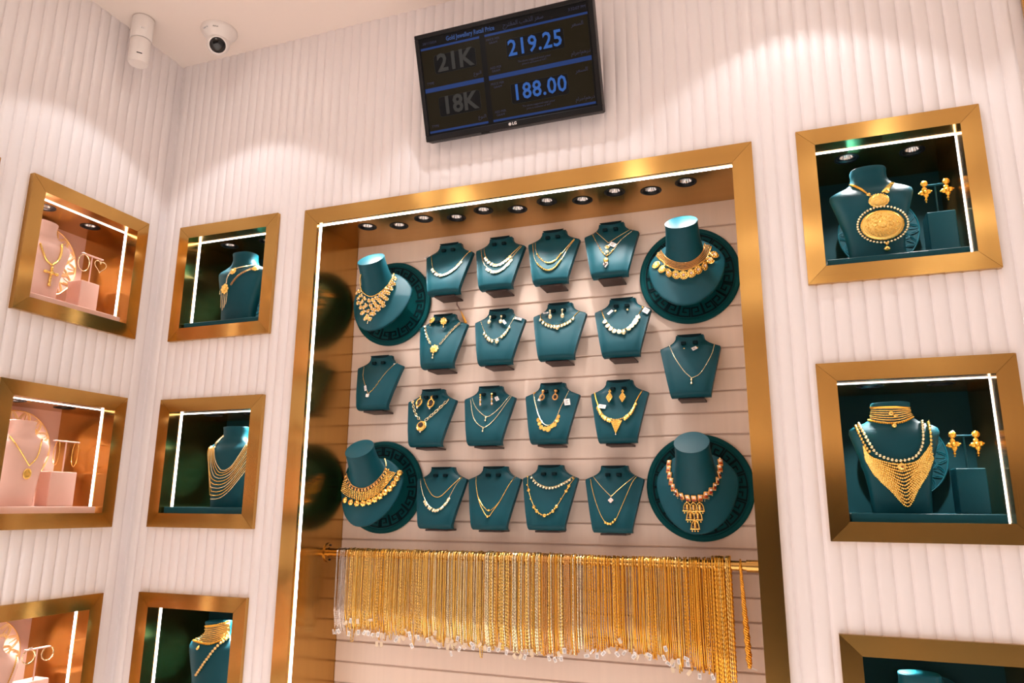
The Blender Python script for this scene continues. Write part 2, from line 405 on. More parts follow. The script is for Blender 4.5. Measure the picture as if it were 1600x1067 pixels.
# ------------------------------------------------------------------ niches
def lattice(rt, cx, y, cz, R, base, line):
    """round panel with curved filigree bars"""
    d = obj('filigree_disc', M().prism([(cx+R*math.cos(2*PI*i/40), cz+R*math.sin(2*PI*i/40)) for i in range(40)], y, y+.004), base, rt, 0)
    m = M(); r = .0014
    m.tube([(cx+R*math.cos(2*PI*i/48), y-.001, cz+R*math.sin(2*PI*i/48)) for i in range(48)], r*1.3, 5, True)
    R2 = R*.60
    for ring, (ra, rb, k) in enumerate([(R, R*.74, 14), (R*.78, R*.52, 12), (R*.56, R*.30, 9)]):
        for q in range(k):
            a0 = 2*PI*(q+.5*ring)/k; w_ = PI/k
            for sc in (1, .62):
                pts = []
                for t in range(9):
                    s = t/8*2-1; ang = a0+w_*s*sc; rad = ra-(ra-rb)*(s*s)*1.0*sc-(1-sc)*.35*(ra-rb)
                    pts.append((cx+rad*math.cos(ang), y-.001, cz+rad*math.sin(ang)))
                m.tube(pts, r, 4)
            m.tube([(cx+rb*math.cos(a0), y-.001, cz+rb*math.sin(a0)), (cx+ra*.97*math.cos(a0), y-.001, cz+ra*.97*math.sin(a0))], r*.8, 4)
    o = obj('filigree_lines', m, line, rt)
    return o

def niche(name_label, short, origin, rz, width, theme, bustx, block, axis, full=True, depth=.26, rowz=0, latt=None):
    rt = empty('wall_niche', origin, rz); tag(rt, name_label, 'display niche')
    mh = 'brass_x' if axis == 'x' else 'brass_y'
    frame_rails(rt, 0, width, 0, H, WN, -T, .02, mh, 'brass_z')
    a, b, c, d = WN, width-WN, WN, H-WN
    inner = theme
    obj('side_panel', M().box((a-.01, -.004, c-.01), (a, depth+.01, d)), 'brass_z', rt, 0)
    obj('side_panel', M().box((b, -.004, c-.01), (b+.01, depth+.01, d)), 'brass_z', rt, 0)
    cs = [(a+.082, .098), (b-.086, .106)]
    obj('top_panel', plate_holes(a, b, -.004, depth+.01, d, cs, .0265), mh, rt, 0)
    obj('top_cover', M().box((a, .03, d+.04), (b, depth+.01, d+.05)), 'black', rt, 0)
    obj('back_panel', M().box((a-.01, depth, c-.01), (b+.01, depth+.01, d+.01)), 'teal_panel' if theme == 'teal' else 'pink', rt, 0)
    obj('platform', M().bbox((a+.005, .003, c-.008), (b-.012, depth, c+.0195), .0015), 'teal' if theme == 'teal' else 'pink', rt, 0)
    obj('led_strip', M().box((a+.001, .036, d-.0012), (b-.001, .046, d-.0002)), 'led_niche', rt, 0)
    obj('led_strip', M().box((a+.0002, .036, c+.02), (a+.0012, .046, d-.002)), 'led_niche', rt, 0)
    obj('led_strip', M().box((b-.0012, .036, c+.001), (b-.0002, .046, d-.002)), 'led_niche', rt, 0)
    if latt: lattice(rt, latt[0], depth-.03, latt[1], latt[2], 'teal_panel' if theme == 'teal' else 'pink', 'gold_satin' if theme == 'pink' else 'teal')
    mx = Matrix.Translation(origin) @ Matrix.Rotation(rz, 4, 'Z')
    for k, (x, y) in enumerate(cs):
        p = mx @ Vector((x, y, d)); q = mx.to_3x3() @ Vector((0, .12, -1))
        downlight(p, '%s downlight in the roof of the %s' % ('left' if k == 0 else 'right', short), 'downlights in the niches', SPOT_NICHE*(1 if theme == 'teal' else .4), math.radians(48), q, NEUT if theme == 'teal' else WARM)
    return mx

def neck_form_mesh(top=.262):
    prof = [(0, .062, .030, 0), (.004, .0635, .032, 0), (.05, .066, .034, 0), (.10, .074, .037, .002), (.14, .085, .040, .003), (.17, .094, .040, .004), (.186, .0985, .037, .006),
            (.196, .0965, .033, .009), (.203, .086, .031, .012), (.209, .070, .033, .014), (.214, .058, .035, .015), (.222, .048, .036, .015), (.234, .0435, .036, .014), (.246, .0425, .036, .012),
            (.256, .0435, .037, .010), (.2585, .0425, .036, .010), (.2585, .036, .030, .010)]
    m = M(); n = 28; v = []
    for z, a, b, oy in prof:
        for j in range(n):
            t = 2*PI*j/n; c, s = math.cos(t), math.sin(t); e = .8
            x = a*math.copysign(abs(c)**e, c); y = b*math.copysign(abs(s)**e, s); zz = z*top/.26
            v.append((x, oy+y+.00*z, zz))
    k = len(prof); f = []
    for i in range(k-1):
        for j in range(n): f.append((i*n+j, i*n+(j+1) % n, (i+1)*n+(j+1) % n, (i+1)*n+j))
    f.append(tuple(range(n-1, -1, -1))); f.append(tuple(range((k-1)*n, k*n)))
    return m.add(v, f)
NFM = neck_form_mesh()
def neck_form(mx, x, y, theme, label, zb=WN+.0195, sc=1.0):
    loc = mx @ Vector((x, y, zb)); rz = math.atan2(mx[1][0], mx[0][0])
    rt = empty('neck_form', loc, rz); tag(rt, label, 'display bust')
    m = M(); m.v = [p*sc for p in NFM.v]; m.f = NFM.f
    obj('torso', m, 'teal' if theme == 'teal' else 'pink', rt, 50)
    obj('neck_cap', M().lathe([(.0365*sc, 0), (.036*sc, .0012), (.030*sc, .0016)], 24, (0, .010*sc, .2605*sc), 1.12, .92), 'teal' if theme == 'teal' else 'pink', rt, 50)
    return world_bvh(m, Matrix.Translation(loc) @ Matrix.Rotation(rz, 4, 'Z'))
def ear_stand(mx, x0, x1, y0, y1, h, barz, theme, label, bar=.055):
    zb = WN+.0195; loc = mx @ Vector(((x0+x1)/2, y0, zb)); rz = math.atan2(mx[1][0], mx[0][0])
    rt = empty('earring_stand', loc, rz); tag(rt, label, 'display stand'); ma = 'teal' if theme == 'teal' else 'pink'
    w_ = x1-x0
    obj('block', M().bbox((-w_/2, 0, 0), (w_/2, y1-y0, h), .002), ma, rt, 0)
    yc = (y1-y0)/2 if theme == 'teal' else .010
    obj('post', M().tube([(0, yc, h), (0, yc, barz-zb)], .0022, 8), ma, rt)
    obj('crossbar', M().bbox((-bar/2, yc-.006, barz-zb-.002), (bar/2, yc+.003, barz-zb+.002), .001), ma, rt, 0)

# ------------------------------------------------------------------ draping tools
def ray(px, py): return (_fw+_R*((px-800)/FOC)-_U*((py-533.5)/FOC)).normalized()
def cast(px, py, bvh, plane=None):
    p, n, i, d = bvh.ray_cast(CAM, ray(px, py), 20)
    if p is not None:
        if n.dot(ray(px, py)) > 0: n = -n
        return p, n
    return None
def spline(pts, step=2.0):
    """Catmull-Rom through pixel points, resampled"""
    P = [Vector((a, b)) for a, b in pts]; P = [P[0]*2-P[1]]+P+[P[-1]*2-P[-2]]; out = []
    for i in range(1, len(P)-2):
        n = max(2, int((P[i+1]-P[i]).length/step))
        for k in range(n):
            t = k/n; a, b, c, d = P[i-1], P[i], P[i+1], P[i+2]
            out.append(.5*((2*b)+(c-a)*t+(2*a-5*b+4*c-d)*t*t+(3*b-3*c+d-a)*t**3))
    out.append(P[-2]); return out
def resample(pts, d):
    out = [pts[0]]; acc = 0
    for a, b in zip(pts, pts[1:]):
        L = (b-a).length; t = d-acc
        while t <= L and L > 0:
            out.append(a.lerp(b, t/L)); t += d
        acc = (acc+L) % d if L else acc
    return out
def drape(pts, bvh, off, step=1.5):
    out = []
    for q in spline(pts, step):
        c = cast(q.x, q.y, bvh)
        if c: out.append((c[0]+c[1]*off, c[1]))
    return out
def zm(ox, oy, s): return lambda pts: [(ox+a/s, oy+b/s) for a, b in pts]
def frame_mx(p, n, tilt=0):
    n = n.normalized(); up = Vector((0, 0, 1)); x = up.cross(n)
    if x.length < .05: x = _R.copy()
    x.normalize(); y = n.cross(x)
    m = Matrix((x, y, n)).transposed().to_4x4() @ Matrix.Rotation(tilt, 4, 'Z'); m.translation = p
    return m

# pendants: built about the origin, x right, y up, z out of the surface; hanging point at the top (0,0)
PC = {}
def pend(kind, s):
    key = (kind, round(s, 5))
    if key in PC: return PC[key]
    parts = []                                      # list of (name, M, material)
    def lz(prof, cx, cy, n=12, sx=1, sy=1): m = M(); m.lathe([(a*s, b*s) for a, b in prof], n, (cx*s, cy*s, .2*s), sx, sy); return m
    if kind == 'coin':
        m = lz([(.5, 0), (.5, .12), (.38, .16), (.36, .10)], 0, -.62); m.torus((0, -.06*s, .2*s), .07*s, .03*s, 8, 4, (1, 0, 0)); parts = [('coin', m, 'gold_pale')]
    elif kind == 'disc':
        m = lz([(.5, 0), (.5, .1), (.3, .25), (.05, .3)], 0, -.6, 8); parts = [('disc', m, 'gold_pale')]
    elif kind == 'drop':
        m = M(); v = [(0.02, 0), (.12, .10), (.30, .42), (.34, .66), (.26, .88), (.05, 1.0)]; m.lathe([(a*s, -b*s) for a, b in v], 10)
        m.v = [Vector((p.x, p.z, p.y*.6+.2*s)) for p in m.v]; parts = [('drop', m, 'gold_pale')]
    elif kind == 'golddrop':
        m = M(); v = [(0.02, 0), (.10, .10), (.32, .42), (.34, .66), (.26, .88), (.05, 1.0)]; m.lathe([(a*s, -b*s) for a, b in v], 10)
        m.v = [Vector((p.x, p.z, p.y*.6+.2*s)) for p in m.v]; parts = [('drop', m, 'gold')]
    elif kind == 'ball':
        parts = [('ball', M().sphere((0, 0, .45*s), .5*s, 10, 7), 'gold')]
    elif kind == 'bead':
        parts = [('bead', M().sphere((0, 0, .45*s), .5*s, 8, 6), 'gold')]
    elif kind in ('flower', 'medal', 'goldflower'):
        m = M(); k = 6 if kind != 'medal' else 8
        for i in range(k):
            a = 2*PI*i/k; m.sphere((.33*s*math.cos(a), .33*s*math.sin(a), .15*s), .18*s, 7, 5, (1, 1, .6))
        m.lathe([(.36*s, 0), (.36*s, .1*s)], 14)
        gm = M().sphere((0, 0, .18*s), .17*s, 8, 5, (1, 1, .7))
        if kind == 'medal':
            for i in range(9):
                a = PI+PI*(i+.5)/9; m.sphere((.56*s*math.cos(a), .56*s*math.sin(a), .1*s), .085*s, 6, 4)
            m.torus((0, 0, .12*s), .50*s, .035*s, 16, 4, (0, 0, 1))
        parts = [('rosette', m, 'gold' if kind != 'flower' else 'gold_pale'), ('stone' if kind == 'medal' else 'centre', gm, 'gem' if kind == 'medal' else 'gold')]
    elif kind == 'studflower':                      # pierced domed flower with dark centre
        m = M().sphere((0, 0, .2*s), .5*s, 12, 8, (1, 1, .65))
        for i in range(8):
            a = 2*PI*i/8; m.tube([(.12*s*math.cos(a), .12*s*math.sin(a), .54*s), (.34*s*math.cos(a), .34*s*math.sin(a), .45*s), (.50*s*math.cos(a), .50*s*math.sin(a), .25*s)], .055*s, 4)
        parts = [('dome', m, 'gold'), ('centre', M().sphere((0, 0, .5*s), .1*s, 8, 5), 'red')]
    elif kind == 'cluster':
        m = M(); pm = M()
        for i in range(6):
            a = 2*PI*i/6+.3; q = M().sphere((.30*s*math.cos(a), .30*s*math.sin(a), .12*s), .19*s, 7, 5)
            (pm if i % 2 else m).join(q)
        m.sphere((0, 0, .28*s), .20*s, 7, 5); parts = [('gold_beads', m, 'gold'), ('pearls', pm, 'pearl')]
    elif kind == 'petal':                            # big yellow flower with domed petals
        m = M()
        for i in range(8):
            a = 2*PI*i/8; q = M().sphere((0, .33*s, .12*s), .2*s, 8, 6, (.85, 1, .45)); m.join(q, Matrix.Rotation(a, 4, 'Z'))
        m.sphere((0, 0, .15*s), .24*s, 10, 6, (1, 1, .6)); parts = [('petals', m, 'gold')]
    elif kind == 'clover':
        m = M()
        for i in range(4):
            a = PI/2*i; m.sphere((.26*s*math.cos(a), .26*s*math.sin(a)-.5*s, .12*s), .24*s, 8, 6, (1, 1, .5))
        m.torus((0, 0, .12*s), .09*s, .03*s, 8, 4, (1, 0, 0)); parts = [('clover', m, 'gem')]
    elif kind == 'square':
        m = M().bbox((-.5*s, -1.0*s, 0), (.5*s, -.05*s, .3*s), .08*s); parts = [('setting', m, 'silver'), ('stone', M().bbox((-.3*s, -.8*s, .2*s), (.3*s, -.25*s, .45*s), .1*s), 'gem')]
    elif kind == 'tiny':
        m = M().sphere((0, -.25*s, .15*s), .2*s, 7, 5); m.tube([(0, 0, .15*s), (0, -.8*s, .15*s)], .06*s, 4); m.sphere((0, -.85*s, .15*s), .2*s, 7, 5); parts = [('drop', m, 'gold_pale')]
    elif kind == 'roundel':
        m = M().torus((0, -.5*s, .12*s), .47*s, .07*s, 20, 5, (0, 0, 1)); m.lathe([(.46*s, .02*s), (.46*s, .1*s)], 20, (0, -.5*s, 0))
        dk = M().lathe([(.26*s, .1*s), (.24*s, .16*s)], 14, (-.12*s, -.36*s, 0)); st = M().sphere((0, -1.08*s, .1*s), .1*s, 7, 5)
        parts = [('roundel', m, 'gold'), ('enamel_moon', dk, 'enamel'), ('star', st, 'silver')]
    elif kind == 'fan':                              # triangular filigree pendant
        m = M(); n = 7
        for i in range(n):
            for j in range(n-i):
                x = (j-(n-i-1)/2)*.14*s; y = -i*.17*s; m.sphere((x, y, .08*s), .085*s, 7, 5)
        m.prism([(-.5*s, .05*s), (.5*s, .05*s), (0, -1.15*s)], 0, .08*s)
        k = len(m.v)-6; m.v[k:] = [Vector((p.x, p.z, p.y)) for p in m.v[k:]]
        parts = [('filigree', m, 'gold'), ('tip_stone', M().sphere((0, -1.2*s, .08*s), .06*s, 7, 5), 'gem')]
    elif kind == 'temple':                           # arched little shrine frame with a dark recess and three drops
        m = M().tube([(-.42*s, -.85*s, .1*s), (-.36*s, -.4*s, .1*s), (-.2*s, -.12*s, .1*s), (0, 0, .1*s), (.2*s, -.12*s, .1*s), (.36*s, -.4*s, .1*s), (.42*s, -.85*s, .1*s)], .085*s, 5)
        m.bbox((-.52*s, -.98*s, .02*s), (.52*s, -.84*s, .2*s), .03*s); m.sphere((0, .02*s, .12*s), .12*s, 7, 5); m.sphere((0, -.32*s, .16*s), .15*s, 8, 5)
        m.tube([(0, -.42*s, .14*s), (.03*s, -.80*s, .14*s)], .11*s, 5)
        for i in (-1, 0, 1): m.sphere((i*.3*s, -1.12*s, .1*s), .1*s, 7, 5)
        dk = M().bbox((-.34*s, -.84*s, .0), (.34*s, -.3*s, .06*s), .02*s)
        parts = [('arch', m, 'gold'), ('dark_recess', dk, 'enamel')]
    elif kind == 'link_stone':                        # block link: gold setting, stone on top, red foot
        m = M().bbox((-.42*s, -.55*s, 0), (.42*s, .55*s, .25*s), .08*s)
        for i in (-1, 0, 1): m.sphere((i*.28*s, -.62*s, .12*s), .13*s, 6, 4)
        parts = [('setting', m, 'gold_red'), ('stone', M().sphere((0, .2*s, .26*s), .26*s, 8, 5, (1.1, .8, .6)), 'gem'), ('enamel', M().bbox((-.3*s, -.42*s, .2*s), (.3*s, -.14*s, .29*s), .03*s), 'red')]
    elif kind == 'oval':                              # broad oval shield with pearl rim
        m = M().sphere((0, 0, 0), .5*s, 28, 12, (.93, .75, .16)); pm = M()
        for i in range(44):
            a = 2*PI*i/44; pm.sphere((.53*s*math.cos(a), .44*s*math.sin(a), .03*s), .032*s, 7, 5)
        m.torus((0, 0, .045*s), .39*s, .012*s, 40, 4, (0, 0, 1), 1, .82)
        rr = random.Random(3)
        for i in range(160):
            a = rr.random()*2*PI; q = rr.random()**.5*.36; m.sphere((q*s*math.cos(a), q*s*.82*math.sin(a), (.078-.12*q*q)*s), .016*s, 5, 4)
        for i in range(10):
            a = 2*PI*i/10; m.torus((.17*s*math.cos(a), .14*s*math.sin(a), .078*s), .055*s, .008*s, 8, 4, (0, 0, 1))
        m.torus((0, 0, .085*s), .08*s, .012*s, 12, 4, (0, 0, 1)); parts = [('filigree_oval', m, 'gold'), ('pearl_rim', pm, 'gold_pale')]
    elif kind == 'ovalsmall':
        m = M().sphere((0, 0, 0), .5*s, 20, 10, (1, .78, .2)); rr = random.Random(4)
        for i in range(24):
            a = 2*PI*i/24; m.sphere((.46*s*math.cos(a), .36*s*math.sin(a), .04*s), .045*s, 6, 4)
        for i in range(50):
            a = rr.random()*2*PI; q = rr.random()**.5*.33; m.sphere((q*s*math.cos(a), q*s*.8*math.sin(a), .09*s), .028*s, 5, 4)
        parts = [('filigree_oval', m, 'gold')]
    elif kind == 'cross':
        m = M(); 
        for i in range(8): m.sphere((0, (-.05-.13*i)*s, .06*s), .085*s, 7, 5)
        for i in (-2, -1, 1, 2): m.sphere((i*.13*s, -.36*s, .06*s), .08*s, 7, 5)
        for x_, y_ in ((-.36, -.36), (.36, -.36), (0, -1.05)): m.sphere((x_*s, y_*s, .06*s), .1*s, 7, 5)
        m.sphere((0, -.36*s, .12*s), .12*s, 8, 5); parts = [('cross', m, 'gold')]
    elif kind == 'medallion':
        m = M().torus((0, -.5*s, .06*s), .42*s, .05*s, 20, 5, (0, 0, 1), .82, 1); m.lathe([(.40*s, 0), (.40*s, .05*s)], 18, (0, -.5*s, 0), .82, 1); rr = random.Random(5)
        for i in range(26):
            a = rr.random()*2*PI; q = rr.random()**.5*.34; m.sphere((q*.8*s*math.cos(a), (q*math.sin(a)-.5)*s, .06*s), .05*s, 6, 4)
        parts = [('medallion', m, 'gold')]
    elif kind == 'lotus':                             # tapered pendant with oval gold head and dark chequered tail
        m = M().sphere((0, -.22*s, .06*s), .26*s, 12, 8, (.85, 1, .5)); t_ = M(); k_ = M()
        for i, w_ in enumerate((3, 3, 2, 1)):
            for j in range(w_): (t_ if (i+j) % 2 else k_).join(M().sphere(((j-(w_-1)/2)*.15*s, (-.52-.13*i)*s, .08*s), .08*s, 6, 4))
        parts = [('head', m, 'gold'), ('pale_stones', t_, 'gem'), ('dark_stones', k_, 'enamel')]
    elif kind == 'bar':                               # slender drop earring
        m = M().sphere((0, 0, .15*s), .12*s, 7, 5); m.tube([(0, -.1*s, .15*s), (0, -1*s, .12*s)], [.04*s, .07*s], 5); st = M()
        for i in range(4): (st if i % 2 else m).join(M().sphere((0, (-.25-.2*i)*s, .15*s), .1*s, 7, 5))
        parts = [('bar', m, 'gold'), ('stones', st, 'gem')]
    elif kind == 'pearear':                           # stud and pear drop
        m = M().sphere((0, 0, .15*s), .17*s, 8, 6); m.join(M().sphere((0, 0, 0), .3*s, 10, 8, (.85, 1.1, .5)), Matrix.Translation((0, -.72*s, .15*s)) @ Matrix.Identity(4)); m.tube([(0, -.1*s, .15*s), (0, -.5*s, .15*s)], .06*s, 5)
        parts = [('pear_drop', m, 'gold_pale')]
    elif kind == 'openear':
        m = M().sphere((0, 0, .15*s), .16*s, 8, 6); m.torus((0, -.65*s, .15*s), .26*s, .07*s, 14, 5, (0, 0, 1), .85, 1.1); m.tube([(0, -.1*s, .15*s), (0, -.4*s, .15*s)], .07*s, 5)
        parts = [('open_drop', m, 'gold_red'), ('centre', M().sphere((0, -.68*s, .12*s), .14*s, 8, 5), 'enamel')]
    elif kind == 'hoopear':
        m = M().tube([(0, .1*s, .1*s), (-.03*s, -.05*s, .2*s), (0, -.2*s, .12*s)], .07*s, 5); m.torus((0, -.6*s, .12*s), .34*s, .08*s, 16, 5, (0, 0, 1), .75, 1.1)
        parts = [('oval_ring', m, 'gold'), ('centre', M().lathe([(.2*s, 0), (.2*s, .06*s)], 12, (-.03*s, -.6*s, .06*s), .8, 1.1), 'enamel'), ('star', M().sphere((0, -1.1*s, .12*s), .1*s, 7, 5), 'silver')]
    elif kind == 'longear':
        m = M()
        for i, w_ in enumerate((1, 2, 1, 2, 3, 4, 4, 3, 2, 1)):
            for j in range(w_): m.sphere(((j-(w_-1)/2)*.13*s, -i*.115*s, .1*s), .085*s, 6, 4)
        parts = [('filigree_drop', m, 'gold')]
    elif kind == 'starear':                           # big Indian drop: stud, lobed star, drop
        m = M().sphere((0, 0, .1*s), .2*s, 10, 7, (1, 1, .6)); 
        for i in range(12):
            a = 2*PI*i/12; m.sphere((.19*s*math.cos(a), .19*s*math.sin(a), .1*s), .045*s, 5, 4)
        for i in range(4):
            a = PI/2*i+.15; m.sphere((.2*s*math.cos(a), -.62*s+.22*s*math.sin(a), .1*s), .17*s, 8, 6, (1, 1, .5)); m.sphere((.38*s*math.cos(a), -.62*s+.38*s*math.sin(a), .1*s), .06*s, 6, 4)
        m.sphere((0, -.62*s, .15*s), .16*s, 8, 6); m.tube([(0, -.2*s, .1*s), (0, -1.1*s, .1*s)], .04*s, 5); m.sphere((0, -1.16*s, .1*s), .1*s, 7, 5); m.sphere((0, -1.32*s, .1*s), .06*s, 6, 4)
        parts = [('filigree_star', m, 'gold_rich')]
    elif kind == 'petalear':
        m = M()
        for i in range(8): m.join(M().sphere((0, .33*s, .12*s), .2*s, 8, 6, (.85, 1, .45)), Matrix.Rotation(2*PI*i/8, 4, 'Z'))
        m.sphere((0, 0, .15*s), .24*s, 10, 6, (1, 1, .6)); m.tube([(0, -.4*s, .1*s), (0, -.75*s, .1*s)], .04*s, 4); m.sphere((0, -.82*s, .1*s), .1*s, 6, 4); parts = [('petals', m, 'gold')]
    out = []
    for nm, mm, ma in parts:
        me = mm.mesh(nm); me.materials.append(MT[ma]); me.shade_smooth(); me.set_sharp_from_angle(angle=math.radians(50)); out.append((nm, me))
    PC[key] = out; return out
def put(kind, s, p, n, root, name=None, tilt=0, lift=0.0):
    """first mesh is the part, the others its sub-parts"""
    ps = pend(kind, s); mx = frame_mx(p+n*lift, n, tilt); mx.translation -= root.location
    o = bpy.data.objects.new(name or ps[0][0], ps[0][1]); COL.objects.link(o); o.parent = root; o.matrix_local = mx
    for nm, me in ps[1:]:
        c = bpy.data.objects.new(nm, me); COL.objects.link(c); c.parent = o
    return o
TAGM = M().box((-.5, -.5, 0), (.5, .5, .05)).mesh('price_tag'); TAGM.materials.append(MT['tag'])
INK = M(); 
for i_ in range(3): INK.box((-.3, .2-.22*i_, .05), (.25-.15*(i_ % 2), .26-.22*i_, .09))
INKM = INK.mesh('print'); INKM.materials.append(MT['ink'])
def price_tag(p, n, root, w_, h_, tilt):
    o = bpy.data.objects.new('price_tag', TAGM); COL.objects.link(o); o.parent = root
    mx = frame_mx(p, n, tilt) @ Matrix.Diagonal((w_, h_, .01, 1)); mx.translation = p-root.location; o.matrix_local = mx
    c = bpy.data.objects.new('print', INKM); COL.objects.link(c); c.parent = o
    return o
def chain_mesh(path, r, style):
    m = M(); P = [p for p, n in path]
    if len(P) < 2: return m
    if style == 'plain': m.tube(P, r, 6)
    elif style == 'rope': m.tube(P, [r*(1.25 if i % 2 else .8) for i in range(len(P))], 6)
    elif style == 'links':
        acc = []; L = 0; step = r*2.6
        pts = resample3(P, step)
        for i in range(len(pts)-1):
            a, b = pts[i], pts[i+1]; d = (b-a).normalized(); n = path[min(len(path)-1, int(i/len(pts)*len(path)))][1]
            side = n if i % 2 else n.cross(d)
            c = (a+b)/2; e = d*r*1.7; s = (side if i % 2 == 0 else side)*r*1.05
            m.tube([c+e*math.cos(2*PI*k/10)+s*math.sin(2*PI*k/10) for k in range(10)], r*.32, 4, True)
    elif style == 'beads':
        for q in resample3(P, r*2.1): m.sphere(q, r, 6, 4)
    return m
def resample3(P, d): return resample(P, d)
def necklace(label, bvh, zf, chains=(), hang=(), extra=(), tags=(), dots=(), mats='gold', group=None, thread=None):
    """chains: (points, radius, style[, material]); hang: (chain, t0, t1, count, kind, size[, lift])"""
    paths = []
    for c in chains: paths.append(drape(zf(c[0]), bvh, c[1]*1.0))
    best = min((q for pth in paths for q in pth), key=lambda q: q[0].z)[0]
    rt = empty('necklace', best); tag(rt, label, 'necklace', group)
    for c, pth in zip(chains, paths):
        m = chain_mesh([(p-best, n) for p, n in pth], c[1], c[2])
        if m.v: obj('chain', m, c[3] if len(c) > 3 else mats, rt, 50)
    for h in hang:
        pth = paths[h[0]]; n = h[3]
        for k in range(n):
            t = h[1]+(h[2]-h[1])*(k/(n-1) if n > 1 else .5); p, nn = pth[min(len(pth)-1, int(t*(len(pth)-1)))]
            put(h[4], h[5], p, nn, rt)
    for e in extra:                                  # (kind, size, x, y[, tilt])
        (px, py), = zf([(e[2], e[3])]); c = cast(px, py, bvh)
        if c: put(e[0], e[1], c[0], c[1], rt, tilt=e[4] if len(e) > 4 else 0)
    for t in tags:                                   # (x, y, w, h, tilt)
        (px, py), = zf([(t[0], t[1])]); c = cast(px, py, bvh)
        if c: price_tag(c[0]+c[1]*.004, (c[1]+Vector((.1, -.2, .1))).normalized(), rt, t[2], t[3], t[4])
    if thread:
        for pts in thread:
            q = drape(zf(pts), bvh, .0016); mm = chain_mesh([(p-best, n) for p, n in q], .0016, 'rope')
            if mm.v: obj('tie_thread', mm, 'thread', rt)
    return rt, paths
def field(inner, outer, zf, bvh, rt, rows, d0, size, ma, s0=0, s1=1, jitter=0, name='bead_field'):
    """beads between two pixel outlines, joined into one part"""
    a = resample(spline(zf(inner), 1.0), 1.0); b = resample(spline(zf(outer), 1.0), 1.0); m = M()
    L = len(a)
    for r_ in range(rows):
        s = s0+(s1-s0)*(r_/(rows-1) if rows > 1 else 0)
        row = [a[int(i/(L-1)*(len(a)-1))].lerp(b[int(i/(L-1)*(len(b)-1))], s) for i in range(L)]
        for q in resample(row, d0*(1+s*.0)):
            c = cast(q.x+rnd.uniform(-1, 1)*jitter, q.y+rnd.uniform(-1, 1)*jitter, bvh)
            if c:
                p = c[0]+c[1]*size*.6-rt.location; m.sphere(p, size*(1+rnd.uniform(-.12, .12)), 6, 4)
    if m.v: o = obj(name, m, ma, rt, 60); o['kind'] = 'stuff'; return o
def place_row(pts, zf, bvh, rt, count, kind, size, lift=0, tiltf=0):
    P = spline(zf(pts), 1.0); P = resample(P, sum((b-a).length for a, b in zip(P, P[1:]))/max(1, count-1)*.9995)
    for q in P[:count]:
        c = cast(q.x, q.y, bvh)
        if c: put(kind, size, c[0], c[1], rt, lift=lift, tilt=tiltf)
def earring(label, bvh, zf, kind, size, x, y, lift=.006, tagp=None, flip=0, tilt=0):
    (px, py), = zf([(x, y)]); c = cast(px, py, bvh)
    if not c: return
    p = c[0]+c[1]*lift; rt = empty('earring', p); tag(rt, label, 'earring')
    put(kind, size, p, c[1], rt, tilt=tilt)
    if tagp:
        (a, b), = zf([(tagp[0], tagp[1])]); d = cast(a, b, bvh)
        if d: price_tag(d[0]+d[1]*.008, (d[1]+Vector((.05, -.1, .2))).normalized(), rt, tagp[2], tagp[3], tagp[4])
# ------------------------------------------------------------------ display pieces
# ------------------------------------------------------------------ small busts on the slatted back
def small_bust_mesh():
    rows = [(0, .0495, -.080), (.003, .0505, -.087), (.008, .0515, -.0915), (.016, .053, -.0925), (.05, .0605, -.084), (.09, .0690, -.070), (.125, .0765, -.057), (.141, .0800, -.051),
            (.147, .0795, -.049), (.151, .070, -.0475), (.155, .060, -.046), (.160, .050, -.0445), (.166, .042, -.0435), (.174, .0365, -.0435), (.182, .0350, -.0445), (.185, .0345, -.044)]
    m = M(); K = 12; v = []; n = K+1+4
    for z, wf, y in rows:
        b = .0045; ring = [(-(wf+b), y+.026), (-(wf+b*.8), y+.010)]
        for k in range(K+1):
            t = -1+2*k/K; x = wf*t*(1-.015*abs(t)**8); ring.append((x, y+.0075*abs(t)**2.2+.003*abs(t)**10))
        ring += [((wf+b*.8), y+.010), (wf+b, y+.026)]
        v += [(x, yy, z) for x, yy in ring]
    f = []
    for i in range(len(rows)-1):
        for j in range(n-1): f.append((i*n+j, i*n+j+1, (i+1)*n+j+1, (i+1)*n+j))
        f.append((i*n+n-1, i*n, (i+1)*n, (i+1)*n+n-1))
    f.append(tuple(range(n-1, -1, -1))); q = (len(rows)-1)*n; f.append(tuple(range(q, q+n)))
    return m.add(v, f)
SB = small_bust_mesh()
sb0 = empty('necklace_bust', (0, 0, 0))
obj('bust_board', SB, 'teal', sb0, 40)
lip = M().prism([(.0345*math.cos(PI*i/10), .1853-.0085*math.sin(PI*i/10)) for i in range(11)], -.0452, -.0435); obj('neck_lip', lip, 'teal_dark', sb0, 0)
obj('bracket', M().bbox((-.036, -.070, -.0065), (.036, .004, -.001), .001), 'bracket', sb0, 0)
obj('stem', M().bbox((-.012, -.052, .03), (.012, .004, .09), .002), 'teal_dark', sb0, 0)
for sx in (-1, 1): obj('earring_clip', M().bbox((sx*.0165-.0068, -.0545, .1545), (sx*.0165+.0068, -.042, .1635), .0012), 'teal_dark', sb0, 0)
YW = YB-.006
busts = [(1.040, 2.447), (1.220, 2.447), (1.400, 2.447), (1.584, 2.449), (1.025, 2.205), (1.221, 2.205), (1.417, 2.208), (1.612, 2.205), (.797, 2.082), (1.803, 2.079),
         (.992, 1.960), (1.190, 1.960), (1.392, 1.960), (1.596, 1.958), (1.034, 1.714), (1.209, 1.714), (1.384, 1.716), (1.575, 1.712)]
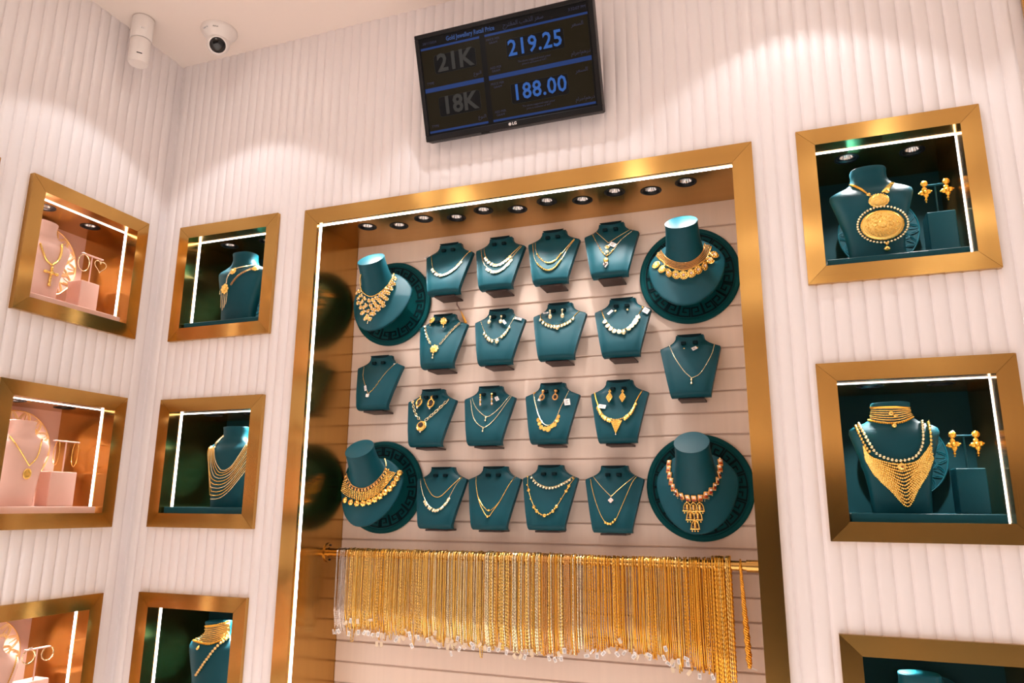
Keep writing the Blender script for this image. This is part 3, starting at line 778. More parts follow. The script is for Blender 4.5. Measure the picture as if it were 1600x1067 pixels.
what = ['leftmost in the top row, wearing one coin fringed chain', 'second from left in the top row, with two coin fringed chains', 'third from left in the top row, with two link chains',
        'rightmost in the top row, with V shaped chains and a chequered pendant', 'leftmost in the second row, with a yellow flower pendant', 'second from left in the second row, with small leaf drops',
        'third from left in the second row, with a fringe of drops', 'rightmost in the second row, with round pale coins', 'standing alone at the far left between the two large discs',
        'standing alone at the far right between the two large discs', 'leftmost in the third row, with a round crescent pendant', 'second from left in the third row, with two nested beaded chains',
        'third from left in the third row, with a cluster of open medallions', 'rightmost in the third row, with a triangular gold pendant', 'leftmost in the bottom row, with a plain chain above a fringed chain',
        'second from left in the bottom row, with gold ball chains', 'third from left in the bottom row, with a beaded long chain', 'rightmost in the bottom row, with a clover pendant']
BV = []
for i, (x, zt_) in enumerate(busts):
    o = sb0 if i == 0 else dup(sb0, (0, 0, 0)); o.location = (x, YW, zt_-.185)
    tag(o, 'small teal bust '+what[i], 'display bust', 'small teal necklace busts on the slatted back')
    full = M().join(SB)
    for sx in (-1, 1): full.box((sx*.0165-.0068, -.0545, .1545), (sx*.0165+.0068, -.042, .1635))
    BV.append(world_bvh(full, Matrix.Translation(o.location)))
    if i == 0: BVn = []
    BVn.append(world_bvh(SB, Matrix.Translation(o.location)))

# ------------------------------------------------------------------ large busts on round discs
def remesh(m, vox, it=6):
    me = m.mesh('tmp'); o = bpy.data.objects.new('tmp', me); COL.objects.link(o)
    a = o.modifiers.new('r', 'REMESH'); a.mode = 'VOXEL'; a.voxel_size = vox
    b = o.modifiers.new('s', 'SMOOTH'); b.iterations = it; b.factor = .6
    dg = bpy.context.evaluated_depsgraph_get(); dg.update(); e = bpy.data.meshes.new_from_object(o.evaluated_get(dg)); bpy.data.objects.remove(o)
    r = M(); r.v = [v.co.copy() for v in e.vertices]; r.f = [tuple(p.vertices) for p in e.polygons]; return r
def big_bust_mesh():
    out = [(0, .088), (.045, .084), (.070, .070), (.090, .052), (.105, .030), (.109, .008), (.103, -.025), (.089, -.060), (.068, -.090), (.040, -.112), (.018, -.121), (0, -.123)]
    P = [Vector(p) for p in out]; P = resample(spline([tuple(p) for p in P], .004), .006)
    poly = [(p.x, p.y) for p in P]+[(-p.x, p.y) for p in reversed(P[1:-1])]
    cx, cz = 0, -.01; n = len(poly); m = M(); R = 9; v = []
    yf = lambda x, z: -.108+(.40*z if z > 0 else .20*z)+2.6*x*x
    for sgn, off in ((0, 0), (1, .010)):
        for k in range(R+1):
            t = k/R
            for x, z in poly:
                X = cx+(x-cx)*t; Z = cz+(z-cz)*t; v.append((X, yf(X, Z)+off, Z))
    f = []; B = (R+1)*n
    for k in range(R):
        for j in range(n):
            a = k*n+j; b = k*n+(j+1) % n; c = (k+1)*n+(j+1) % n; d = (k+1)*n+j
            f.append((a, d, c, b)); f.append((a+B, b+B, c+B, d+B))
    for j in range(n):
        a = R*n+j; b = R*n+(j+1) % n; f.append((a, a+B, b+B, b))
    m.add(v, f)
    el = math.radians(48); nz = Vector((0, -math.cos(el), math.sin(el))); py = Vector((0, -math.sin(el), -math.cos(el)))
    rings = [((0, -.060, -.010), .070), ((0, -.082, .010), .062), ((0, -.104, .036), .0545), ((0, -.128, .070), .048), ((0, -.146, .096), .0455), ((0, -.156, .111), .0450)]
    v = []; N = 36
    for c, r in rings:
        for j in range(N):
            a = 2*PI*j/N; v.append(Vector(c)+Vector((1, 0, 0))*r*math.cos(a)+py*r*math.sin(a))
    f = [tuple(range(N-1, -1, -1)), tuple(range((len(rings)-1)*N, len(rings)*N))]
    for i in range(len(rings)-1):
        for j in range(N): f.append((i*N+j, i*N+(j+1) % N, (i+1)*N+(j+1) % N, (i+1)*N+j))
    m.add(v, f)
    return remesh(m, .0028, 7), nz, Vector((0, -.156, .111))
BBM, BN, BT = big_bust_mesh()
bb0 = empty('disc_bust', (0, 0, 0)); RD = .146
obj('disc', M().lathe([(RD-.002, 0), (RD, .003), (RD, .010), (RD-.003, .0125), (.134, .0125), (.132, .0105), (.001, .0105)], 64), 'teal_disc', bb0, 30)
bb0.children[0].rotation_euler = (PI/2, 0, 0)
gk = M()
def polar(r, a, y=-.0112): return (r*math.cos(a), y, r*math.sin(a))
ng = 20; r0, r1 = .094, .126
for k in range(ng):                                  # greek key: one squared spiral per unit, standing proud of the disc
    A = 2*PI/ng; flip = k % 2
    pts = [(0.02, 0), (0.02, 1), (.90, 1), (.90, .22), (.36, .22), (.36, .62), (.62, .62)]
    w2 = .0021
    for (u0, v0), (u1, v1) in zip(pts, pts[1:]):
        if flip: u0, u1 = .98-u0, .98-u1
        ra, rb = r0+(r1-r0)*min(v0, v1), r0+(r1-r0)*max(v0, v1); aa, ab = (k+min(u0, u1))*A, (k+max(u0, u1))*A
        ra -= w2; rb += w2; da = w2/((ra+rb)/2); aa -= da; ab += da; S = 3 if ab-aa > .1 else 1
        for s in range(S):
            q0 = aa+(ab-aa)*s/S; q1 = aa+(ab-aa)*(s+1)/S
            gk.add([polar(ra, q0, -.0100), polar(rb, q0, -.0100), polar(rb, q1, -.0100), polar(ra, q1, -.0100), polar(ra, q0, -.0132), polar(rb, q0, -.0132), polar(rb, q1, -.0132), polar(ra, q1, -.0132)],
                   [(4, 5, 6, 7), (0, 1, 5, 4), (1, 2, 6, 5), (2, 3, 7, 6), (3, 0, 4, 7)])
obj('greek_key_relief', gk, 'teal_dark', bb0, 0)
obj('bust_board', BBM, 'teal', bb0, 60)
cp = M(); qm = BN.to_track_quat('Z', 'Y').to_matrix().to_4x4(); qm.translation = BT+BN*.0002
c_ = M().lathe([(.0455, -.004), (.0462, -.001), (.0455, .0008), (.043, .0012), (.001, .0012)], 40); cp.join(c_, qm); obj('neck_cap', cp, 'teal', bb0, 40)
obj('stem', M().tube([(0, -.005, -.02), (0, -.095, -.01)], .014, 12), 'teal_dark', bb0)
bigs = [(.814, 2.268), (1.808, 2.265), (.808, 1.655), (1.808, 1.652)]
bl = ['large teal bust on a patterned disc, top left, wearing a pearl cluster necklace', 'large teal bust on a patterned disc, top right, wearing a medallion collar',
      'large teal bust on a patterned disc, bottom left, wearing a broad beaded collar', 'large teal bust on a patterned disc, bottom right, with tiered shrine pendants']
BB = []
for i, (x, z_) in enumerate(bigs):
    o = bb0 if i == 0 else dup(bb0, (0, 0, 0)); o.location = (x, YW, z_); tag(o, bl[i], 'display bust', 'large busts on discs')
    BB.append(world_bvh(BBM, Matrix.Translation(o.location)))

# ------------------------------------------------------------------ necklaces on the small busts
ZA, ZB_, ZC, ZD = zm(650, 360, 8.889), zm(820, 340, 8.421), zm(645, 470, 8.649), zm(820, 460, 7.619)
ZE, ZF, ZG, ZH, ZI = zm(545, 550, 6.883), zm(720, 590, 8), zm(910, 515, 5.77), zm(640, 720, 8.649), zm(810, 720, 7.619)
FR = .0010
necklace('coin fringed gold chain with a slip tag, leftmost small bust of row one', BVn[0], ZA,
         [([(225, 320), (218, 370), (225, 450), (240, 530), (285, 590), (350, 615), (440, 588), (530, 528), (590, 470), (690, 350), (745, 297)], .0013, 'rope', 'gold_pale')],
         [(0, .22, .80, 15, 'coin', .0105)], tags=[(165, 380, .024, .0045, .6)], thread=[[(215, 310), (240, 318)], [(735, 302), (765, 292)]])
necklace('double gold chain fringed with shiny coins, second small bust of row one', BVn[1], ZA,
         [([(948, 255), (958, 330), (1000, 410), (1080, 465), (1160, 465), (1250, 408), (1340, 320), (1450, 215)], FR, 'plain', 'gold_pale'),
          ([(905, 270), (925, 400), (950, 470), (1010, 530), (1090, 565), (1180, 540), (1280, 450), (1380, 320), (1468, 222)], FR, 'plain', 'gold_pale')],
         [(0, .16, .72, 11, 'coin', .0112), (1, .30, .76, 13, 'coin', .0108)])
necklace('double gold chain with bar links, third small bust of row one', BVn[2], ZB_,
         [([(140, 318), (150, 440), (200, 535), (290, 598), (390, 580), (480, 480), (560, 385), (650, 283)], FR, 'plain', 'gold_pale'),
          ([(105, 332), (125, 520), (190, 635), (300, 700), (400, 660), (480, 560), (560, 420), (655, 292)], FR, 'plain', 'gold_pale')],
         [(0, .20, .70, 15, 'bead', .0058), (1, .28, .72, 17, 'bead', .0066)])
necklace('two V shaped chains with a long chequered pendant, rightmost small bust of row one', BVn[3], ZB_,
         [([(925, 180), (1010, 255), (1100, 335)], FR*.8, 'plain', 'gold_satin'), ([(1100, 335), (1240, 245), (1400, 150)], FR*.8, 'plain', 'gold_satin'),
          ([(885, 210), (950, 335), (1020, 455), (1078, 512)], FR*.9, 'plain', 'gold_pale'), ([(1078, 512), (1150, 450), (1260, 300), (1430, 165)], FR*.9, 'plain', 'gold_pale')],
         [(2, .62, 1, 5, 'bead', .006), (3, .02, .25, 5, 'bead', .006), (2, .1, .5, 3, 'bead', .003), (3, .4, .8, 3, 'bead', .003)],
         extra=[('flower', .0175, 1088, 392), ('flower', .0125, 1085, 450), ('lotus', .037, 1072, 535)], tags=[(1160, 365, .0205, .0145, -.6)])
necklace('oval link chain with a big flower pendant, leftmost small bust of row two', BVn[4], ZC,
         [([(170, 348), (188, 450), (215, 530), (255, 605)], .0028, 'links', 'gold_pale'), ([(370, 592), (480, 460), (570, 365), (655, 292)], .0028, 'links', 'gold_pale')],
         extra=[('petal', .030, 295, 655), ('tiny', .0180, 280, 715)])
necklace('gold chain with a fringe of leaf drops, second small bust of row two', BVn[5], ZC,
         [([(922, 282), (945, 350), (965, 400), (1015, 480), (1080, 525), (1150, 510), (1220, 455), (1270, 400), (1330, 300), (1385, 200)], FR, 'rope', 'gold_pale')],
         [(0, .22, .42, 5, 'drop', .0140), (0, .60, .80, 5, 'drop', .0140), (0, .51, .51, 1, 'drop', .0210)], tags=[(1425, 250, .023, .008, -.3)], thread=[[(915, 250), (965, 240)], [(1385, 200), (1420, 190)]])
necklace('gold chain with shallow fringe of pear drops, third small bust of row two', BVn[6], ZD,
         [([(182, 228), (200, 295), (260, 345), (360, 372), (470, 345), (560, 290), (615, 230), (665, 192)], .0012, 'rope', 'gold')],
         [(0, .10, .82, 12, 'drop', .0135), (0, .47, .47, 1, 'drop', .0195)], tags=[(695, 200, .018, .006, -.3)])
necklace('gold chain fringed with round pale coins, rightmost small bust of row two', BVn[7], ZD,
         [([(912, 180), (945, 275), (1000, 362), (1060, 410), (1110, 428), (1210, 408), (1300, 330), (1350, 250), (1405, 158)], .0012, 'rope', 'gold')],
         [(0, .18, .46, 5, 'coin', .0140), (0, .62, .86, 5, 'coin', .0140), (0, .54, .54, 1, 'drop', .0205)], tags=[(1440, 200, .018, .018, -.6)], thread=[[(900, 165), (935, 160)], [(1395, 150), (1410, 165)]])
necklace('fine chain with a tiny square stone, far left bust between the two discs', BVn[8], ZE,
         [([(165, 160), (155, 260), (178, 360), (208, 450)], FR*.8, 'rope', 'gold_satin'), ([(208, 450), (250, 415), (290, 370), (380, 245), (460, 160), (525, 108)], FR*.8, 'rope', 'gold_satin')],
         [(0, .3, .6, 3, 'bead', .003), (1, .1, .4, 4, 'bead', .004)], extra=[('square', .0125, 210, 450), ('square', .0060, 488, 125)], tags=[(186, 395, .0075, .020, .35)])
necklace('beaded gold chain with a small stone drop, far right small bust between the discs', BVn[9], ZG,
         [([(785, 142), (810, 205), (850, 280), (920, 378), (985, 438)], .0013, 'beads', 'gold_pale'), ([(985, 438), (1060, 398), (1130, 290), (1170, 210), (1190, 132)], .0013, 'beads', 'gold_pale')],
         extra=[('tiny', .019, 984, 440)])
necklace('wide link chain with round crescent pendant, leftmost small bust of row three', BVn[10], ZE,
         [([(690, 535), (708, 620), (735, 690), (785, 745)], .0034, 'links', 'gold_pale'), ([(828, 742), (920, 665), (1010, 580), (1110, 482)], .0038, 'links', 'gold_pale')],
         extra=[('roundel', .033, 797, 750)], thread=[[(685, 545), (705, 528)]])
necklace('two nested beaded chains with tiny drops, second small bust of row three', BVn[11], ZF,
         [([(148, 262), (170, 330), (215, 405), (318, 488), (400, 455), (500, 365), (560, 290), (630, 215)], .0013, 'beads', 'gold_pale'),
          ([(125, 280), (150, 460), (195, 560), (282, 622), (360, 585), (450, 490), (550, 350), (650, 212)], .0014, 'beads', 'gold_pale')],
         extra=[('tiny', .0155, 317, 490), ('tiny', .0155, 284, 622)])
necklace('gold chain with clustered round medallions, third small bust of row three', BVn[12], ZF,
         [([(912, 205), (925, 290), (950, 390), (980, 490), (1030, 570), (1090, 598), (1150, 570), (1200, 495), (1250, 370), (1290, 290), (1350, 165)], .0013, 'rope', 'gold_pale')],
         extra=[('medallion', 0.0141, 972, 500), ('medallion', 0.0160, 990, 540), ('medallion', 0.0160, 1008, 590), ('medallion', 0.0160, 1050, 608), ('medallion', 0.0205, 1098, 602), ('medallion', 0.0160, 1140, 575), ('medallion', 0.0168, 1176, 555), ('medallion', 0.0160, 1206, 505), ('medallion', 0.0136, 1222, 460)],
         tags=[(1330, 312, .0170, .0205, .12)], thread=[[(910, 200), (935, 185)]])
rt, ps = necklace('gold collar with a triangular filigree pendant, rightmost small bust of row three', BVn[13], ZG,
         [([(112, 572), (125, 630), (145, 690)], .0016, 'rope', 'gold_rich'), ([(145, 690), (185, 765), (235, 802), (300, 815), (370, 798), (440, 735), (480, 655)], .0026, 'beads', 'gold'), ([(480, 655), (510, 600), (540, 552)], .0014, 'rope', 'gold_rich')],
         [(1, .0, .36, 9, 'golddrop', .0130), (1, .66, 1, 9, 'golddrop', .0130)], extra=[('fan', .034, 308, 828)], tags=[(182, 698, .0215, .012, -.2)])
necklace('plain chain above a disc fringed chain, leftmost small bust of row four', BVn[14], ZH,
         [([(188, 228), (225, 320), (265, 400), (310, 465), (370, 492), (430, 475), (500, 410), (600, 310), (712, 210)], .0011, 'plain', 'gold'),
          ([(150, 235), (155, 330), (185, 460), (240, 575), (300, 635), (360, 655), (430, 625), (500, 550), (545, 475), (630, 320), (706, 228)], FR*.9, 'rope', 'gold_pale')],
         [(1, .28, .70, 14, 'disc', .0095)])
necklace('two thin chains with single gold balls, second small bust of row four', BVn[15], ZH,
         [([(905, 222), (900, 300), (915, 430), (945, 560), (990, 665), (1060, 757), (1130, 675), (1225, 540), (1330, 350), (1395, 255), (1455, 192)], .0011, 'plain', 'gold'),
          ([(920, 470), (975, 585), (1020, 640), (1075, 678), (1150, 625), (1230, 535)], FR, 'plain', 'gold')],
         extra=[('ball', .0080, 1075, 674), ('ball', .0090, 1060, 757), ('bead', .004, 925, 470), ('bead', .0045, 1228, 536)])
rt, ps = necklace('flower fringed chain above a beaded chain, third small bust of row four', BVn[16], ZI,
         [([(145, 158), (180, 215), (240, 272), (350, 312), (450, 298), (560, 245), (670, 175)], FR*.8, 'plain', 'gold_satin'),
          ([(110, 178), (115, 290), (135, 400), (180, 525), (225, 600), (312, 650), (400, 610), (455, 545), (520, 440), (570, 355), (605, 290), (685, 185)], FR, 'plain', 'gold')],
         [(0, .06, .90, 15, 'disc', .0078)],
         extra=[('studflower', .0105, x, y) for x, y in ((125, 350), (188, 550), (222, 600), (312, 652), (412, 600), (455, 545), (570, 360), (602, 300))]+[('bead', .0062, x, y) for x, y in ((113, 190), (112, 290), (205, 578), (250, 628), (275, 642), (355, 640), (380, 625), (435, 572), (590, 330), (650, 210), (150, 455), (510, 455))])
necklace('clover pendant chain above one with five balls, rightmost small bust of row four', BVn[17], ZI,
         [([(893, 192), (990, 310), (1103, 425)], FR*.8, 'plain', 'gold_satin'), ([(1103, 425), (1240, 300), (1395, 175)], FR*.8, 'plain', 'gold_satin'),
          ([(862, 220), (875, 310), (920, 480), (980, 640), (1040, 740), (1070, 755), (1100, 755), (1130, 735), (1165, 690), (1240, 520), (1300, 380), (1360, 250), (1418, 180)], FR, 'plain', 'gold')],
         extra=[('clover', .0155, 1102, 440)]+[('ball', .0082, x, y) for x, y in ((1040, 738), (1070, 752), (1101, 754), (1130, 732), (1155, 703))])
# orange tassel cord that hangs down behind the leftmost bust of the top row
tc = empty('tassel_cord', (1.083, YW-.004, 2.19)); tag(tc, 'orange tassel on a dark cord below the leftmost small bust of the top row', 'tassel')
obj('cord', M().tube([(-.030, 0, .075), (-.028, -.002, .055), (-.014, -.002, .030), (-.004, -.002, .012)], .0007, 5), 'cord', tc)
obj('cord', M().tube([(-.025, 0, .075), (-.026, -.002, .055), (-.012, -.002, .032), (-.004, -.002, .012)], .0007, 5), 'cord', tc)
obj('tassel', M().tube([(-.012, -.002, .030), (-.004, -.004, .014), (.004, -.005, -.002), (.008, -.005, -.012)], [.0012, .0028, .0045, .0050], 8), 'thread', tc)

# ------------------------------------------------------------------ earrings on the small busts
earring('gold flower stud earring with a drop, left on the leftmost bust of row two', BV[4], ZC, 'petalear', 0.0240, 285, 285, .007)
earring('gold flower stud earring with a drop, right on the leftmost bust of row two', BV[4], ZC, 'petalear', 0.0250, 432, 282, .007)
earring('small leaf drop earring, left on the second bust of row two', BV[5], ZC, 'pearear', 0.0263, 1065, 240, .006)
earring('small leaf drop earring with a white tag, right on the second bust of row two', BV[5], ZC, 'pearear', 0.0263, 1210, 235, .006, (1245, 305, 0.0079, 0.0192, .6))
earring('pale pear drop earring with a slip tag, left on the third bust of row two', BV[6], ZD, 'pearear', 0.0252, 312, 203, .006, (262, 240, 0.0166, 0.0061, .05))
earring('pale pear drop earring without a tag, right on the third bust of row two', BV[6], ZD, 'pearear', 0.0252, 457, 192, .006)
earring('pale pear drop earring with a folded tag, left on the rightmost bust of row two', BV[7], ZD, 'pearear', 0.0263, 1078, 158, .006, (1025, 230, 0.0079, 0.0192, -.7))
earring('pale pear drop earring, right on the rightmost bust of row two', BV[7], ZD, 'pearear', 0.0263, 1222, 142, .006)
earring('slender drop earring, left on the lone far right bust', BV[9], ZG, 'bar', 0.0359, 917, 138, .006)
earring('crossed drop earring with a white tag, right on the lone far right bust', BV[9], ZG, 'bar', 0.0338, 1035, 130, .006, (1012, 182, 0.0149, 0.0105, .5), tilt=.3)
earring('oval crescent hoop earring, left on the leftmost bust of row three', BV[10], ZE, 'hoopear', 0.0379, 795, 500, .006)
earring('oval crescent hoop earring, right on the leftmost bust of row three', BV[10], ZE, 'hoopear', 0.0379, 910, 498, .006)
earring('slender beaded drop earring, left on the second bust of row three', BV[11], ZF, 'bar', 0.0338, 262, 222, .006)
earring('red banded drop earring with a white tag, right on the second bust of row three', BV[11], ZF, 'bar', 0.0338, 404, 212, .006, (460, 278, 0.0105, 0.0158, .5))
earring('open teardrop earring with a white tag, left on the third bust of row three', BV[12], ZF, 'openear', 0.0318, 1045, 195, .006, (1003, 275, 0.0088, 0.0184, -.25))
earring('open teardrop earring without a tag, right on the third bust of row three', BV[12], ZF, 'openear', 0.0318, 1196, 188, .006)
earring('long filigree gold earring, left on the rightmost bust of row three', BV[13], ZG, 'longear', 0.0361, 256, 562, .006)
earring('long filigree gold earring, right on the rightmost bust of row three', BV[13], ZG, 'longear', 0.0361, 368, 560, .006)

# ------------------------------------------------------------------ large necklaces on the disc busts
ZJ, ZK, ZL, ZM = zm(990, 330, 5.927), zm(540, 380, 6.279), zm(515, 680, 6.667), zm(1000, 670, 5.926)
# top right: bead collar with star medallions
in_ = [(245, 340), (265, 385), (310, 430), (370, 462), (440, 478), (520, 468), (585, 432), (635, 375), (658, 300)]
ou_ = [(200, 365), (215, 415), (270, 470), (350, 520), (440, 545), (530, 530), (620, 480), (690, 415), (722, 325)]
rt, ps = necklace('broad antique gold collar edged with star medallions, on the top right disc bust', BB[1], ZJ,
                  [(in_, .0016, 'beads', 'gold_red'), (ou_, .0018, 'beads', 'gold'), ([(240, 340), (255, 300), (275, 255)], .0016, 'rope', 'gold_satin'), ([(700, 290), (690, 255), (665, 225), (640, 213)], .0022, 'rope', 'gold_satin')])
field(in_, ou_, ZJ, BB[1], rt, 4, 2.0, .0019, 'gold_red', .2, .85)
place_row([(165, 385), (160, 432), (195, 480), (240, 518), (302, 552), (372, 576), (446, 586), (522, 572), (598, 534), (662, 495), (712, 445), (750, 395), (778, 348)], ZJ, BB[1], rt, 13, 'medal', .0225, .001)
# top left: pearl clusters
ch = [(158, 305), (148, 360), (150, 430), (185, 490), (255, 520), (340, 480), (420, 400), (465, 325), (490, 260), (470, 230)]
rt, ps = necklace('golden pearl cluster necklace falling to a point, on the top left disc bust', BB[0], ZK, [(ch[:-3], .0021, 'beads', 'gold'), (ch[-4:], .0024, 'rope', 'gold_satin')])
inn = [(150, 330), (145, 420), (185, 500), (255, 530), (345, 485), (425, 400), (470, 330)]
out_ = [(85, 470), (105, 600), (170, 705), (222, 770), (290, 690), (390, 590), (510, 390)]
cnt = [15, 14, 13, 9, 6]
for k, s in enumerate((.14, .36, .58, .79, .97)):
    a = resample(spline(ZK(inn), 1), 1); b = resample(spline(ZK(out_), 1), 1)
    for i in range(cnt[k]):
        lo, hi = (0, 1) if k < 2 else ((.04, .95) if k == 2 else (.2, .75) if k == 3 else (.3, .68)); t = lo+(hi-lo)*i/(cnt[k]-1)
        q = a[int(t*(len(a)-1))].lerp(b[int(t*(len(b)-1))], s); c = cast(q.x, q.y, BB[0])
        if c: put('cluster', .0165, c[0], c[1], rt, tilt=rnd.random()*3)
c = cast(*ZK([(222, 735)])[0], BB[0]); put('cluster', .015, c[0], c[1], rt); c = cast(*ZK([(222, 765)])[0], BB[0]); put('tiny', .010, c[0], c[1], rt)
# bottom left: broad bead collar with flower studs
in_ = [(192, 335), (178, 385), (195, 455), (240, 520), (320, 550), (400, 535), (480, 478), (545, 405), (582, 335)]
ou_ = [(110, 385), (85, 460), (110, 570), (170, 640), (300, 680), (400, 670), (500, 620), (600, 530), (700, 400)]
rt, ps = necklace('very broad beaded gold collar edged with domed flower studs, on the bottom left disc bust', BB[2], ZL,
                  [(in_, .0017, 'beads', 'gold_red'), ([(178, 380), (188, 340), (200, 318)], .002, 'rope', 'gold_satin'), ([(588, 325), (588, 290), (570, 240), (542, 205)], .0018, 'rope', 'gold_satin')])
field(in_, ou_, ZL, BB[2], rt, 1, 5.0, .0046, 'gold_red', .13, .13, name='large_bead_row')
field(in_, ou_, ZL, BB[2], rt, 6, 2.8, .0028, 'gold', .30, .88)
place_row([(105, 405), (75, 470), (72, 515), (85, 565), (125, 640), (190, 688), (250, 704), (305, 712), (360, 710), (418, 694), (480, 668), (530, 636), (580, 595), (632, 554), (674, 500), (706, 445), (728, 398)], ZL, BB[2], rt, 17, 'studflower', .0205)
# bottom right: block links and shrine pendants
rt, ps = necklace('gold and red block link necklace with shrine pendants, bottom right disc bust', BB[3], ZM,
                  [([(322, 222), (290, 260), (275, 300)], .0022, 'rope', 'gold_satin'), ([(742, 290), (722, 240), (685, 205)], .0022, 'rope', 'gold_satin')])
place_row([(272, 320), (268, 370), (275, 420), (290, 480), (310, 540), (350, 590), (405, 625), (460, 638), (520, 638), (580, 625), (640, 580), (682, 535), (706, 485), (724, 430), (738, 370), (742, 310)], ZM, BB[3], rt, 17, 'link_stone', .0160)
place_row([(318, 590), (352, 622), (388, 648)], ZM, BB[3], rt, 3, 'tiny', .007); place_row([(600, 648), (640, 625), (670, 595)], ZM, BB[3], rt, 3, 'tiny', .007)
for x, y in ((440, 680), (497, 682), (553, 680), (470, 766), (537, 766), (512, 850)):
    c = cast(*ZM([(x, y)])[0], BB[3])
    if c: put('temple', .0240, c[0], (c[1]*.3+Vector((0, -.95, .08))).normalized(), rt, lift=.006)

# ------------------------------------------------------------------ rod and hanging chains
ZR, YR = 1.451, .165
rod = empty('hanging_rod', (1.31, YR, ZR)); tag(rod, 'satin brass rod across the large case carrying the hanging chains', 'rail')
def xrod(x0, x1, r): return M().tube([(x0-1.31, 0, 0), (x1-1.31, 0, 0)], r, 20)
obj('bar', xrod(IX0, IX1, .0128), 'brass_x', rod); obj('collar', xrod(1.922, IX1, .0158), 'brass_x', rod); obj('collar', xrod(IX0, .668, .0158), 'brass_x', rod)
fl = M().tube([(IX0+.0005-1.31, 0, 0), (IX0+.004-1.31, 0, 0)], .030, 24); obj('flange', fl, 'brass_z', rod)
obj('screw', M().sphere((IX0+.005-1.31, 0, .022), .0035, 8, 5), 'black', rod); obj('screw', M().sphere((IX0+.005-1.31, 0, -.022), .0035, 8, 5), 'black', rod)
ends = [(.69, 1.228), (.90, 1.226), (1.0, 1.222), (1.12, 1.212), (1.3, 1.205), (1.42, 1.203), (1.5, 1.215), (1.56, 1.232), (1.64, 1.222), (1.7, 1.214), (1.77, 1.200), (1.83, 1.185), (1.842, 1.150), (1.90, 1.135)]
def zend(x):
    for (a, b), (c, d) in zip(ends, ends[1:]):
        if a <= x <= c: return b+(d-b)*(x-a)/(c-a)
    return 1.2
CM = {}
def hang_mesh(style, r, ma, var):
    key = (style, r, ma, var)
    if key in CM: return CM[key]
    R = .0128+r+.0004; L = .235; q = random.Random(var); m = M(); sp = q.uniform(.0006, .0022); P = []
    step = {'snake': .012, 'braid': .0042}.get(style, .0030)
    n = int(L/step)
    for i in range(n+1):
        t = i/n; P.append((sp*(1-t)**.5*0+sp*(t)*1.0, -R*(1-max(0, (1-t*4))*.75), -L*(1-t)))
    k = 7
    for i in range(1, k): a = PI*i/k; P.append((sp, -R*math.cos(a), R*math.sin(a)))
    for i in range(n+1):
        t = i/n; P.append((-sp*(1-t)*0+sp*(1-t)-sp*t, R*(1-max(0, (t*4-3))*.75), -L*t))
    P.append((0, R*.1, -L-.002))
    rr = [r*((1.35 if i % 2 else .5) if style in ('rope', 'braid') else (1.5 if i % 3 == 0 else .55) if style == 'bead' else 1) for i in range(len(P))]
    m.tube(P, rr, 4 if style != 'snake' else 5)
    me = m.mesh('gold_chain'); me.materials.append(MT[ma]); me.shade_smooth(); CM[key] = me; return me
x = .702; ci = 0
secs = [(.738, 'bunched at the far left end of the brass rod', 'silver chains on the rod', 'silver_chain'),
        (1.10, 'on the left third of the brass rod', 'gold chains on the left of the rod', 'gold_chain'),
        (1.49, 'in the middle of the brass rod', 'gold chains in the middle of the rod', 'gold_chain'),
        (1.835, 'right of the sparse gap on the brass rod', 'gold chains on the right of the rod', 'gold_chain'),
        (1.90, 'hanging longest, at the right end of the rod', 'long rope chains on the rod', 'gold_chain')]
TG = M().box((-.0045, -.0003, -.0145), (.0045, .0003, 0)).mesh('price_tag'); TG.materials.append(MT['tag'])
TI = M(); [TI.box((-.002-.0005*i, -.0005, -.011+.0028*i), (.0025, -.0003, -.010+.0028*i)) for i in range(3)]; TIM = TI.mesh('print'); TIM.materials.append(MT['ink'])
TGD = TG.copy(); TGD.materials.clear(); TGD.materials.append(mat('buff_tag', (.72, .58, .42), .6, var=.05))
